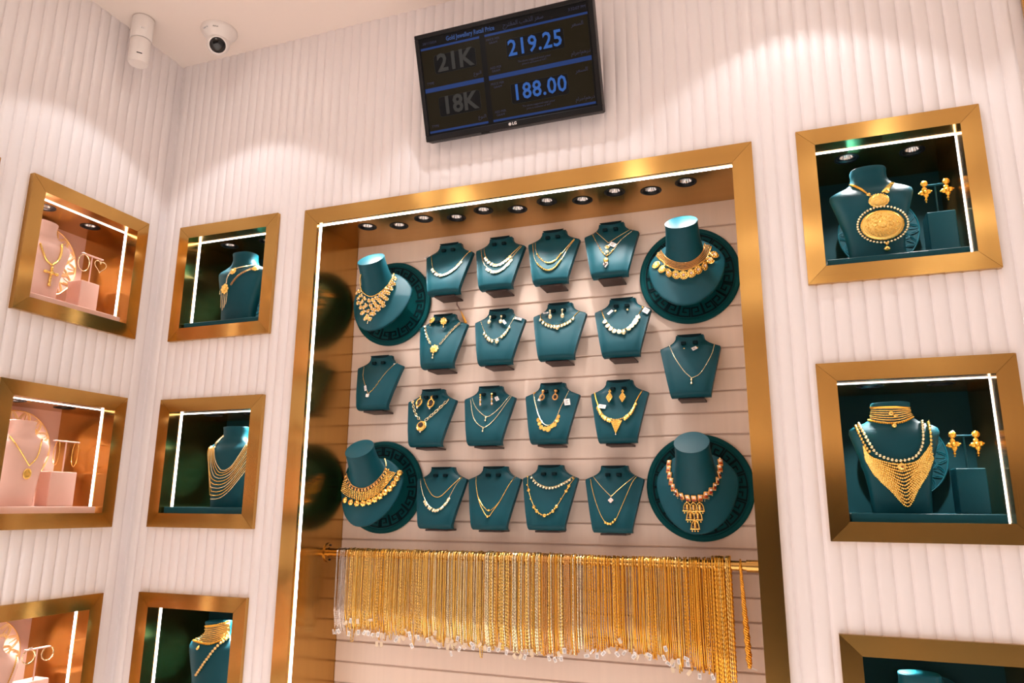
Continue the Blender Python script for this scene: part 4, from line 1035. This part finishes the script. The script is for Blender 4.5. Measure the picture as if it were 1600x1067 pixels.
while x < 1.884:
    s = next(q for q in secs if x < q[0]); long_ = x > 1.835
    if x < .738: st, r, ma = 'rope', .0013, 'silver'
    elif x < 1.0: st, r, ma = rnd.choice([('rope', 0.00171, 'gold'), ('bead', 0.00159, 'gold'), ('rope', 0.00146, 'gold_rich'), ('snake', 0.00146, 'gold')])
    elif x < 1.2: st, r, ma = rnd.choice([('snake', 0.00183, 'gold'), ('rope', 0.00183, 'gold_pale'), ('rope', 0.00171, 'gold'), ('snake', 0.00146, 'gold_rich')])
    elif x < 1.49: st, r, ma = rnd.choice([('braid', .0026, 'gold'), ('braid', .0024, 'gold_pale'), ('snake', 0.00171, 'gold_rich'), ('bead', 0.00220, 'gold'), ('rope', 0.00183, 'gold_red')])
    elif long_: st, r, ma = rnd.choice([('braid', .0029, 'gold_rich'), ('braid', .0027, 'gold_rich'), ('braid', .0027, 'gold')])
    else: st, r, ma = rnd.choice([('snake', 0.00195, 'gold_rich'), ('rope', 0.00207, 'gold_rich'), ('snake', 0.00159, 'gold'), ('bead', 0.00183, 'gold_rich'), ('snake', 0.00171, 'gold_rich')])
    me = hang_mesh(st, r, ma, rnd.randrange(3)); o = bpy.data.objects.new(s[3], me); COL.objects.link(o)
    ze = zend(x)+rnd.uniform(-.010, .006)
    if rnd.random() < .05 and not long_: ze -= rnd.uniform(.012, .035)
    o.location = (x, YR, ZR+rnd.uniform(0, .0015)); o.scale = (1, 1, 1); sc = (ZR-ze)/.237
    o.scale = (1 if rnd.random() < .5 else -1, 1, sc); look = {'rope': 'rope twist', 'braid': 'thick braided', 'bead': 'beaded', 'snake': 'smooth snake'}[st]; colr = {'silver': 'silver coloured', 'gold': 'yellow gold', 'gold_rich': 'deep yellow gold', 'gold_pale': 'pale gold', 'gold_red': 'reddish gold'}[ma]
    tag(o, '%s %s chain %s' % (look, colr, s[1]), 'chain', '%s %s chains %s' % (look, colr, s[1]))
    if rnd.random() < (.42 if not long_ else .2):
        t = bpy.data.objects.new('price_tag', TG if rnd.random() < .62 else TGD); COL.objects.link(t); t.parent = o
        zz_ = -.237+rnd.choice([0, 0, 0, .004, .01, rnd.uniform(0, .04)]); a = rnd.gauss(0, .55)
        t.matrix_local = Matrix.Diagonal((1, 1, 1/sc, 1)) @ Matrix.Translation((rnd.uniform(-.003, .003), -.0125-rnd.uniform(0, .006), zz_*sc)) @ Matrix.Rotation(a, 4, 'Y') @ Matrix.Rotation(rnd.gauss(.1, .4), 4, 'Z')
        if t.data is TG: p = bpy.data.objects.new('print', TIM); COL.objects.link(p); p.parent = t
    gap = (1.475 < x < 1.56) or (1.60 < x < 1.62)
    x += (.0072 if gap else .0047 if not long_ else .0045)*rnd.uniform(.75, 1.25); ci += 1
# the single braided rope at the right end
m = M(); L = .243; P = []
for w_ in range(3):
    pts = []
    for i in range(150):
        t = i/149; a = w_*2*PI/3+t*80; rr_ = .0018+.0033*min(1, t*1.6)*(1 if t < .93 else (1-t)/.07); pts.append((.008*t+rr_*math.cos(a), -.0165+rr_*.8*math.sin(a), -L*t))
    m.tube(pts, [(.0018+.0010*min(1, i/90))*(1.35 if i % 3 == 0 else .75) for i in range(150)], 6)
m.tube([(0, -.0165, 0), (0, -.012, .011), (0, 0, .0155), (0, .012, .011), (0, .0165, 0), (0, .0165, -.03)], .0026, 6)
rp = obj('rope_chain', m, 'gold_rich', None, 60); rp.location = (1.9075, YR, ZR); tag(rp, 'thick braided gold rope hanging alone at the right end of the brass rod', 'chain')
t = obj('price_tag', M().box((0, -.001, -.001), (.022, .001, .001)), 'tag', rp, 0); t.location = (.004, -.017, -L+.004); t.rotation_euler = (0, .3, 0)

# ------------------------------------------------------------------ niches and what stands in them
rows_name = ['top', 'middle', 'lower', 'lowest']
BOT = {}
for side, (nx, rzn) in {'R': (NX[1], 0), 'N': (NX[0], 0), 'L': (LY[0], PI/2)}.items():
    for k in range(4):
        z0 = ROWS[k]; th = 'pink' if side == 'L' else 'teal'
        org = Vector((nx[0], 0, z0)) if side != 'L' else Vector((0, nx[0], z0))
        wd = nx[1]-nx[0]
        nm = {'R': '%s niche right of the large case', 'N': '%s niche beside the room corner', 'L': '%s niche of the left wall'}[side] % rows_name[k]
        hold = {('R', 0): 'a huge oval pendant', ('R', 1): 'a fringed gold bib', ('R', 2): 'a half hidden bust', ('R', 3): 'nothing in view',
                ('N', 0): 'a tasselled necklace', ('N', 1): 'many bead strands', ('N', 2): 'a gold choker', ('N', 3): 'nothing in view',
                ('L', 0): 'a cross necklace', ('L', 1): 'a medallion necklace', ('L', 2): 'twisted hoops', ('L', 3): 'nothing in view'}[side, k]
        latt = (.215, .235, .118) if side == 'L' else (.20, .20, .10)
        if k == 3: continue
        BOT[side, k] = niche('brass framed %s, holding %s' % (nm, hold), nm, org, rzn, wd, th, 0, 0, 'x' if side != 'L' else 'y', latt=latt, depth=.26 if side != 'L' else .225)
k0 = niche('brass framed niche at the left picture edge, beyond the one with the cross', 'niche cut by the left picture edge', Vector((0, LY[1][0], ROWS[0])), PI/2, LY[1][1]-LY[1][0], 'pink', 0, 0, 'y', depth=.225)
for k, (a, b) in enumerate([(LY[1], 1), (LY[1], 2)]):
    niche('brass framed left wall niche beyond the picture edge, %s row' % rows_name[b], '%s left wall niche outside the picture' % rows_name[b], Vector((0, LY[1][0], ROWS[b])), PI/2, LY[1][1]-LY[1][0], 'pink', 0, 0, 'y', depth=.225)
for i_, (nx, rzn, sd) in enumerate([(NX[0], 0, 'between the corner and the case'), (NX[1], 0, 'right of the case'), (LY[0], PI/2, 'on the left wall'), (LY[1], PI/2, 'far along the left wall')]):
    org = Vector((nx[0], 0, ROWS[3])) if i_ < 2 else Vector((0, nx[0], ROWS[3]))
    niche('brass framed niche %s, below the picture edge' % sd, 'lowest niche %s' % sd, org, rzn, nx[1]-nx[0], 'teal' if i_ < 2 else 'pink', 0, 0, 'x' if i_ < 2 else 'y', depth=.225)

NB = {}
NB['R', 0] = neck_form(BOT['R', 0], .172, .085, 'teal', 'teal leather neck bust with a huge oval pendant, top niche right of the large case')
NB['R', 1] = neck_form(BOT['R', 1], .165, .085, 'teal', 'teal leather neck bust with a fringed gold bib, middle niche right of the large case')
NB['R', 2] = neck_form(BOT['R', 2], .165, .085, 'teal', 'teal leather neck bust brightly lit at the bottom right picture edge')
NB['N', 0] = neck_form(BOT['N', 0], .205, .085, 'teal', 'teal leather neck bust with a tasselled necklace, top niche beside the room corner')
NB['N', 1] = neck_form(BOT['N', 1], .235, .085, 'teal', 'teal leather neck bust with many bead strands, middle niche beside the room corner')
NB['N', 2] = neck_form(BOT['N', 2], .235, .085, 'teal', 'teal leather neck bust with a gold choker, lowest niche beside the room corner')
NB['L', 0] = neck_form(BOT['L', 0], .125, .085, 'pink', 'pink leather neck bust with a cross, top niche of the left wall', sc=.97)
NB['L', 1] = neck_form(BOT['L', 1], .152, .085, 'pink', 'pink leather neck bust with an oval medallion, middle niche of the left wall', sc=.95)
NB['L', 2] = neck_form(BOT['L', 2], .155, .085, 'pink', 'pink leather neck bust at the bottom left picture edge', sc=.95)
ear_stand(BOT['R', 0], .292, .356, .080, .14, .123, .268, 'teal', 'teal block with a T shaped earring bar, top niche right of the large case', .050)
ear_stand(BOT['R', 1], .284, .346, .080, .14, .103, .243, 'teal', 'teal block with a T shaped earring bar, middle niche right of the large case', .056)
ear_stand(BOT['R', 2], .284, .346, .080, .14, .103, .235, 'teal', 'teal block with a T shaped bar at the bottom right picture edge', .056)
ear_stand(BOT['N', 0], .305, .365, .080, .14, .105, .243, 'teal', 'teal block mostly hidden behind the frame, top niche beside the room corner', .050)
ear_stand(BOT['L', 0], .270, .338, .078, .14, .110, .264, 'pink', 'pink block with a T shaped earring bar, top niche of the left wall', .080)
ear_stand(BOT['L', 1], .258, .347, .075, .13, .105, .262, 'pink', 'pink block with a T shaped earring bar, middle niche of the left wall', .088)
ear_stand(BOT['L', 2], .258, .347, .075, .13, .113, .265, 'pink', 'pink block with a T shaped earring bar, lowest niche of the left wall', .080)

RA, RB, RC = zm(1220, 140, 3.234), zm(1220, 530, 3.234), zm(1340, 1000, 6.154)
b = NB['R', 0]
rt, _ = necklace('multi strand necklace with a huge oval pendant, top niche right of the large case', b, RA,
    [([(300+dx, 490-dx*.1), (345+dx, 482), (395+dx*.8, 502), (452, 538-abs(dx)*.0+dx*.2)], .0015, 'rope', 'gold_rich') for dx in (-4, 4, 12)]+
    [([(596-dx, 448+dx*.4), (562-dx, 478+dx*.3), (528-dx, 522)], .0016, 'rope', 'gold') for dx in (-6, 2, 10, 18)])
for kd, s, x, y in (('studflower', .011, 443, 535), ('studflower', .011, 535, 520), ('ovalsmall', .048, 495, 562), ('oval', .108, 513, 685), ('ball', .009, 535, 782), ('studflower', .0135, 536, 806)):
    c = cast(*RA([(x, y)])[0], b); put(kd, s, c[0], c[1], rt, lift=.002)
b = NB['R', 1]
tp = [(400, 348), (450, 345), (520, 342), (590, 342), (648, 347)]; bt = [(378, 392), (450, 412), (530, 425), (610, 420), (690, 385)]
rt, _ = necklace('wide gold choker with a round centre drop, middle niche right of the large case', b, RB, [(bt, .0022, 'beads', 'gold_rich'), (tp, .0017, 'rope', 'gold_rich')], extra=[('studflower', .011, 557, 376), ('studflower', .009, 580, 388), ('ball', .006, 573, 425), ('ball', .012, 573, 445)])
field(tp, bt, RB, b, rt, 7, 1.5, .0016, 'gold', .08, .93)
inb = [(372, 392), (420, 470), (455, 535), (500, 585), (600, 612), (690, 580), (715, 500), (712, 390)]
outb = [(352, 400), (400, 520), (430, 610), (500, 705), (642, 848), (720, 720), (768, 610), (755, 450)]
rt, _ = necklace('long fringed gold bib necklace tapering to a point, middle niche right of the large case', b, RB,
    [([(355, 392), (388, 460), (425, 530), (460, 580)], .0040, 'beads', 'gold'), ([(378, 400), (412, 462), (450, 525), (490, 580), (560, 608), (620, 612), (680, 590), (712, 530), (714, 450), (702, 388)], .0042, 'beads', 'gold_pale'), ([(735, 400), (750, 470), (752, 560), (735, 610)], .0042, 'beads', 'gold')], extra=[('studflower', .020, 610, 645)])
inb = [(420, 540), (455, 592), (520, 618), (600, 632), (680, 620), (730, 570), (755, 530)]; outb = [(432, 610), (480, 690), (560, 770), (642, 850), (690, 765), (740, 680), (768, 600)]
field(inb, outb, RB, b, rt, 13, 3.3, .0030, 'gold', 0, .98, jitter=.2, name='fringe_of_beads')
b = NB['R', 2]
rt, _ = necklace('gold bead necklace just entering the bottom edge of the picture on the right', b, RC, [([(158, 275), (165, 340), (185, 420), (240, 560), (400, 700), (520, 720), (700, 620), (850, 420), (815, 335), (795, 318)], .0042, 'beads', 'gold_rich')])
NA_, NB_, NC_ = zm(0, 240, 3.333), zm(0, 560, 3.556), zm(0, 850, 3.333)
b = NB['N', 0]
rt, _ = necklace('two tone chain with flowers and fringed tassel, top niche beside the room corner', b, NA_,
    [([(1330, 582), (1280, 590), (1225, 605), (1190, 640), (1180, 685)], .0026, 'beads', 'gold_pale'), ([(1345, 592), (1290, 610), (1240, 640), (1200, 690)], .0030, 'links', 'gold_red')]+
    [([(1150+9*i, 715), (1146+9*i, 760), (1145+8*i, 770+[20, 35, 45, 32, 15][i])], .0020, 'beads', 'gold_pale') for i in range(5)],
    extra=[('petal', .026, 1217, 615), ('petal', .026, 1333, 600), ('petal', .024, 1356, 578), ('petal', .036, 1175, 706)])
b = NB['N', 1]
i_ = [(1192, 500), (1200, 570), (1235, 622), (1285, 600), (1335, 530), (1380, 460)]; o_ = [(1165, 485), (1118, 640), (1120, 745), (1190, 782), (1270, 740), (1395, 580)]
A_, B_ = resample(spline(i_, 6), 6), resample(spline(o_, 6), 6); strands = []
for k in range(10):
    s = k/9; strands.append(([tuple(A_[int(t/24*(len(A_)-1))].lerp(B_[int(t/24*(len(B_)-1))], s)) for t in range(25)], .0019, 'beads', 'gold_pale' if k % 3 == 0 else 'gold'))
necklace('ten strand cascade of gold beads, middle niche beside the room corner', b, NB_, strands+[([(1195, 500), (1215, 455), (1245, 432)], .003, 'rope', 'gold_pale')])
b = NB['N', 2]
tp = [(1045, 428), (1110, 422), (1198, 405)]; bt = [(1010, 505), (1060, 520), (1110, 520), (1198, 480)]
rt, _ = necklace('broad scalloped gold choker with a leaf drop, lowest niche beside the room corner', b, NC_, [(tp, .0028, 'beads', 'gold_rich'), (bt, .0034, 'beads', 'gold_rich')], extra=[('golddrop', .016, 1042, 528)], tags=[(1066, 388, .010, .006, .2)])
field(tp, bt, NC_, b, rt, 9, 1.9, .0023, 'gold', .08, .92)
rt, _ = necklace('long two tone chain with a round medallion, lowest niche beside the room corner', b, NC_,
    [([(1002, 475), (978, 520), (968, 570), (975, 640), (990, 695)], .0048, 'beads', 'gold_pale'), ([(1190, 490), (1130, 540), (1070, 615), (1020, 690)], .0048, 'beads', 'gold_satin')], extra=[('medallion', .042, 992, 690)])
LA_ = zm(0, 240, 3.333); LB_ = zm(0, 560, 3.556); LC_ = zm(0, 850, 3.333)
b = NB['L', 0]
rt, _ = necklace('thick gold chain with a beaded cross, top niche of the left wall', b, LA_, [([(207, 468), (222, 515), (240, 555), (268, 582)], .0028, 'rope', 'gold'), ([(268, 582), (300, 555), (315, 515), (318, 480)], .0034, 'rope', 'gold')])
c = cast(*LA_([(266, 590)])[0], b)
if c: put('cross', .055, c[0], c[1], rt, lift=.002)
b = NB['L', 1]
rt, _ = necklace('rope chain with an oval openwork medallion, middle niche of the left wall', b, LB_, [([(52, 432), (105, 505), (160, 596)], .0018, 'rope', 'gold'), ([(160, 596), (205, 545), (235, 440)], .0018, 'rope', 'gold')])
c = cast(*LB_([(153, 608)])[0], b)
if c: put('medallion', .034, c[0], c[1], rt, lift=.001)
b = NB['L', 2]
necklace('thin gold chain on the pink bust at the bottom left picture edge', b, LC_, [([(72, 535), (85, 580), (68, 650), (35, 730), (10, 770)], .0019, 'rope', 'gold')])
# earrings on the T bars
def bar_ear(mx, x, y, z, kind, s, label, tagd=None):
    p = mx @ Vector((x, y, z)); n = (mx.to_3x3() @ Vector((0, -1, 0))).normalized(); rt = empty('earring', p); tag(rt, label, 'earring')
    if kind == 'longhoop': obj('hoop', M().torus((0, 0, -.5*s), .5*s, .0011, 24, 6, tuple(mx.to_3x3() @ Vector((.9, -.45, 0))), 1, 1), 'gold', rt)
    elif kind == 'twist':
        m = M(); nn = 30; P = [(.5*s*math.cos(2*PI*i/nn), 0, -.5*s+.5*s*math.sin(2*PI*i/nn)) for i in range(nn)]
        q = mx.to_3x3(); P = [q @ Vector(p_) for p_ in P]; m.tube(P, [.0016 if i % 3 else .0026 for i in range(nn)], 6, True); obj('twisted_hoop', m, 'gold_pale', rt)
    elif kind == 'heart':
        m = M(); nn = 40; q = mx.to_3x3(); P = []
        for i in range(nn):
            t = 2*PI*i/nn; P.append(q @ Vector((s*.030*16*math.sin(t)**3, 0, -.52*s+s*.030*(13*math.cos(t)-5*math.cos(2*t)-2*math.cos(3*t)-math.cos(4*t)))))
        m.tube(P, .0015, 6, True); m.tube([q @ Vector((0, 0, 0)), q @ Vector((0, 0, -.36*s))], .0012, 5); obj('heart_hoop', m, 'gold_pale', rt)
    elif kind == 'ring':
        m = M(); q = mx.to_3x3(); nn = 28; P = [q @ Vector((.36*s*math.cos(2*PI*i/nn), 0, -.55*s+.5*s*math.sin(2*PI*i/nn))) for i in range(nn)]; m.tube(P, .0014, 6, True); obj('hoop', m, 'gold_pale', rt)
    else: put(kind, s, p, n, rt)
    if tagd: price_tag(p+n*.004+Vector((0, 0, tagd[2])), (n+Vector((0, 0, .2))).normalized(), rt, tagd[0], tagd[1], tagd[3])
yb = .100
bar_ear(BOT['R', 0], .298, yb, .270, 'starear', .038, 'large star earring with a pale tag, left on the bar in the top right niche', (.008, .014, -.018, -.3))
bar_ear(BOT['R', 0], .347, yb, .270, 'starear', .038, 'large filigree star earring, right on the bar in the top right niche')
bar_ear(BOT['R', 1], .290, yb, .245, 'starear', .038, 'large star earring with a white tag, left on the bar, middle right niche', (.010, .006, .006, .6))
bar_ear(BOT['R', 1], .338, yb, .245, 'starear', .038, 'large filigree star earring, right on the bar in the middle right niche')
bar_ear(BOT['L', 0], .274, .085, .264, 'ring', .056, 'oval gold hoop earring, left on the bar in the top niche of the left wall')
bar_ear(BOT['L', 0], .336, .085, .264, 'heart', .046, 'heart shaped gold hoop earring, right on the bar, top niche of the left wall')
bar_ear(BOT['L', 1], .272, .083, .262, 'longhoop', .074, 'large thin gold hoop earring, left on the bar, middle left wall niche')
bar_ear(BOT['L', 1], .336, .083, .262, 'longhoop', .076, 'large thin gold hoop earring, right on the bar, middle left wall niche')
bar_ear(BOT['L', 2], .276, .083, .265, 'twist', .038, 'twisted gold hoop earring with a white tag, left, lowest left wall niche', (.012, .006, .004, .1))
bar_ear(BOT['L', 2], .336, .083, .265, 'twist', .038, 'twisted gold hoop earring, right on the bar in the lowest left wall niche')

# ------------------------------------------------------------------ price monitor
W_, H_ = .555, .318; al = math.atan2(.105, .30)
tv = empty('price_monitor', (1.065+W_/2, -.045, 2.690)); tv.rotation_euler = (al, 0, 0); tag(tv, 'black flat monitor tilted down from the wall, showing blue gold price figures', 'monitor')
hw = W_/2
obj('casing', M().bbox((-hw, .006, 0), (hw, .040, H_), .004), 'black', tv, 0)
bz = M(); bz.bbox((-hw, -.001, 0), (hw, .008, .0175), .0015); bz.bbox((-hw, -.001, H_-.0125), (hw, .008, H_), .0015); bz.bbox((-hw, -.001, .0175), (-hw+.0135, .008, H_-.0125), .0012); bz.bbox((hw-.0135, -.001, .0175), (hw, .008, H_-.0125), .0012)
obj('bezel', bz, 'black', tv, 0)
obj('wall_arm', M().bbox((-.05, .038, .10), (.05, .10, .20), .003).bbox((-.06, .09, .02), (.06, .104, .12), .003), 'black', tv, 0)
obj('sensor_foot', M().bbox((-.095, .000, -.005), (-.070, .012, .001), .001), 'black', tv, 0)
scr = obj('screen', M().box((-hw+.0135, .0035, .0175), (hw-.0135, .0060, H_-.0125)), 'scr', tv, 0)
def U(u): return -hw+u*W_
def V(v): return H_*(1-v)
def rect(u0, v0, u1, v1, ma, y=.0033, name='screen_panel'):
    return obj(name, M().box((U(u0), y-.0002, V(v1)), (U(u1), y+.0002, V(v0))), ma, scr, 0)
def rrect(u0, v0, u1, v1):
    r = .008; P = []
    for cx, cz, a0 in ((U(u1)-r, V(v0)-r, 0), (U(u0)+r, V(v0)-r, PI/2), (U(u0)+r, V(v1)+r, PI), (U(u1)-r, V(v1)+r, 1.5*PI)):
        P += [(cx+r*math.cos(a0+PI/2*i/4), cz+r*math.sin(a0+PI/2*i/4)) for i in range(5)]
    obj('number_box', M().prism(P, .0026, .0029), 'scr_box', scr, 0)
    obj('number_box_edge', M().tube([(x_, .0026, z_) for x_, z_ in P], .0005, 4, True), 'scr_line', scr)
for v0, v1 in ((.150, .505), (.545, .905)):
    rect(.030, v0, .375, v1, 'scr_brown'); rect(.405, v0, .965, v1, 'scr_brown')
for a, b_ in ((.028, .375), (.405, .967)):
    rect(a, .130, b_, .150, 'scr_blue', name='blue_bar'); rect(a, .505, b_, .545, 'scr_blue', name='blue_bar'); rect(a, .905, b_, .925, 'scr_blue', name='blue_bar')
rrect(.10, .215, .345, .39); rrect(.10, .605, .345, .79); rrect(.52, .215, .835, .395); rrect(.52, .615, .835, .80)
ty = .0022
def st(body, u, v, size, ma, sx=1, bold=0, align='CENTER', sp=1): return text(body, size*H_, ma, scr, (U(u), ty, V(v)), align=align, sx=sx, bold=bold, spacing=sp)
st('21K', .222, .300, .225, 'scr_grey', .98, .0020); st('18K', .222, .697, .225, 'scr_grey', .98, .0020)
st('219.25', .677, .305, .20, 'scr_digit', .92, .0010, sp=1.05); st('188.00', .677, .705, .20, 'scr_digit', .92, .0010, sp=1.05)
st('Gold Jewellery Retail Price', .325, .088, .058, 'scr_head', .78, .0004)
A = lambda s: ''.join(chr(int(s[i:i+4], 16)) for i in range(0, len(s), 4))
st(A('FEA1FEAEFE98FED8FEE4FEDFFE8D0020FE90FEEBFEACFEDFFE8D0020FEAEFECCFEB3'), .625, .085, .058, 'scr_text', .85)
st('28/11/2024', .085, .092, .032, 'scr_text', align='CENTER'); st('3:32:07 PM', .915, .082, .036, 'scr_text', align='CENTER')
price = A('FEAEFECCFEB4FEDFFE8D'); typ = A('FEC9FEEEFEE8FEDFFE8D'); dir_ = A('FEE1FE8DFEAEFE9F002FFEE2FEEBFEADFEA9')
for dv in (0, .40):
    st('TYPE', .065, .465+dv, .034, 'scr_text'); st(typ, .345, .455+dv, .045, 'scr_text'); st(price, .91, .215+dv, .050, 'scr_text'); st(dir_, .915, .470+dv-.01, .045, 'scr_text')
    st('PRICE PER\nGRAM', .450, .21+dv-.01, .030, 'scr_text'); st('AED PER\nGRAM', .450, .465+dv-.01, .030, 'scr_text')
    st('The above suggested retail price/\nprice is exclusive of VAT', .665, .440+dv+.005, .026, 'scr_text', .9)
text('LG', .0115, 'tag', tv, (.006, -.0012, .0090), align='LEFT', bold=.0003)
obj('logo_roundel', M().lathe([(.0046, 0), (.0044, .0006)], 18, (0, 0, 0)), 'tag', tv, 0, ); tv.children[-1].name = 'logo_roundel'
lg = [c for c in tv.children if c.name.startswith('logo_roundel')][0]; lg.rotation_euler = (PI/2, 0, 0); lg.location = (-.001, -.0011, .0090)
face = M().torus((0, 0, 0), .0030, .0004, 14, 4); obj('logo_face', face, 'scr_grey', tv); [c for c in tv.children if c.name.startswith('logo_face')][0].location = (-.001, -.0018, .0090)

# ------------------------------------------------------------------ ceiling camera and sensor
cam = empty('security_camera', (.284, -.130, CEIL)); tag(cam, 'white turret security camera with a dark glass eye on the ceiling by the corner', 'camera')
obj('base', M().lathe([(.001, 0), (.060, 0), (.061, -.006), (.058, -.012), (.046, -.028), (.037, -.042), (.034, -.046), (.001, -.046)], 36), 'white', cam, 40)
dv = (CAM-Vector((.284, -.13, CEIL-.05))).normalized(); dv = (dv+Vector((.05, -.1, -.25))).normalized(); q = dv.to_track_quat('Z', 'Y').to_matrix().to_4x4()
hb = M(); hb.join(M().sphere((0, 0, 0), .0385, 24, 16)); 
c0 = Vector((0, 0, -.052)); qb = q.copy(); qb.translation = c0
e = M(); e.join(M().sphere((0, 0, 0), .0385, 24, 16), qb); obj('eyeball', e, 'white', cam, 60)
e = M(); e.join(M().lathe([(.0262, .0300), (.0300, .0300), (.0300, .0275), (.0262, .0275)], 28), qb); obj('eye_rim', e, 'white', cam, 30)
e = M(); e.join(M().lathe([(.0262, .0305), (.0235, .0335), (.016, .0368), (.008, .0385), (.001, .0390)], 28), qb); obj('dark_lens', e, 'black_gloss', cam, 60)
e = M(); e.join(M().bbox((-.010, -.008, .0372), (.006, .006, .0380), .001), qb)
def on_cone(body, ang, r, z, size, ma, nm='lettering'):
    o = text(body, size, ma, cam, (r*math.cos(ang), r*math.sin(ang), z), rot=(math.radians(130), 0, ang+PI/2), name=nm); return o
lab = obj('sticker', M().bbox((-.013, -.0003, -.0035), (.013, .0003, .0035), .0002), 'tag', cam, 0); lab.location = (.0535*math.cos(-1.75), .0535*math.sin(-1.75), -.020); lab.rotation_euler = (math.radians(40), 0, -1.75+PI/2)
on_cone('CAM 14', -1.75, .0545, -.0205, .0065, 'ink'); on_cone('dahua', -1.05, .0545, -.0195, .0075, 'scr_grey')
sn = empty('ceiling_sensor', (.084, -.267, CEIL)); tag(sn, 'white two piece sensor hanging from the ceiling beside the left wall, with a black slot', 'sensor')
obj('mount', M().lathe([(.001, 0), (.030, 0), (.0345, -.004), (.0345, -.082), (.033, -.084), (.001, -.084)], 32), 'white', sn, 40)
obj('body', M().lathe([(.001, -.086), (.0315, -.086), (.0325, -.089), (.0325, -.165), (.029, -.172), (.001, -.172)], 32), 'white', sn, 40)
an = math.atan2(CAM.y+.267, CAM.x-.084)
sl_ = obj('slot', M().bbox((-.0085, -.001, -.0018), (.0085, .001, .0018), .0008), 'black', sn, 0); sl_.location = (.0326*math.cos(an), .0326*math.sin(an), -.148); sl_.rotation_euler = (0, 0, an+PI/2)
lb = obj('sticker', M().bbox((-.009, -.0004, -.005), (.009, .0004, .005), .0003), 'tag', sn, 0); lb.location = (.0347*math.cos(an), .0347*math.sin(an), -.055); lb.rotation_euler = (0, 0, an+PI/2)
tx = text('2 1', .006, 'ink', sn, (.0356*math.cos(an), .0356*math.sin(an), -.055), rot=(PI/2, 0, an+PI/2))
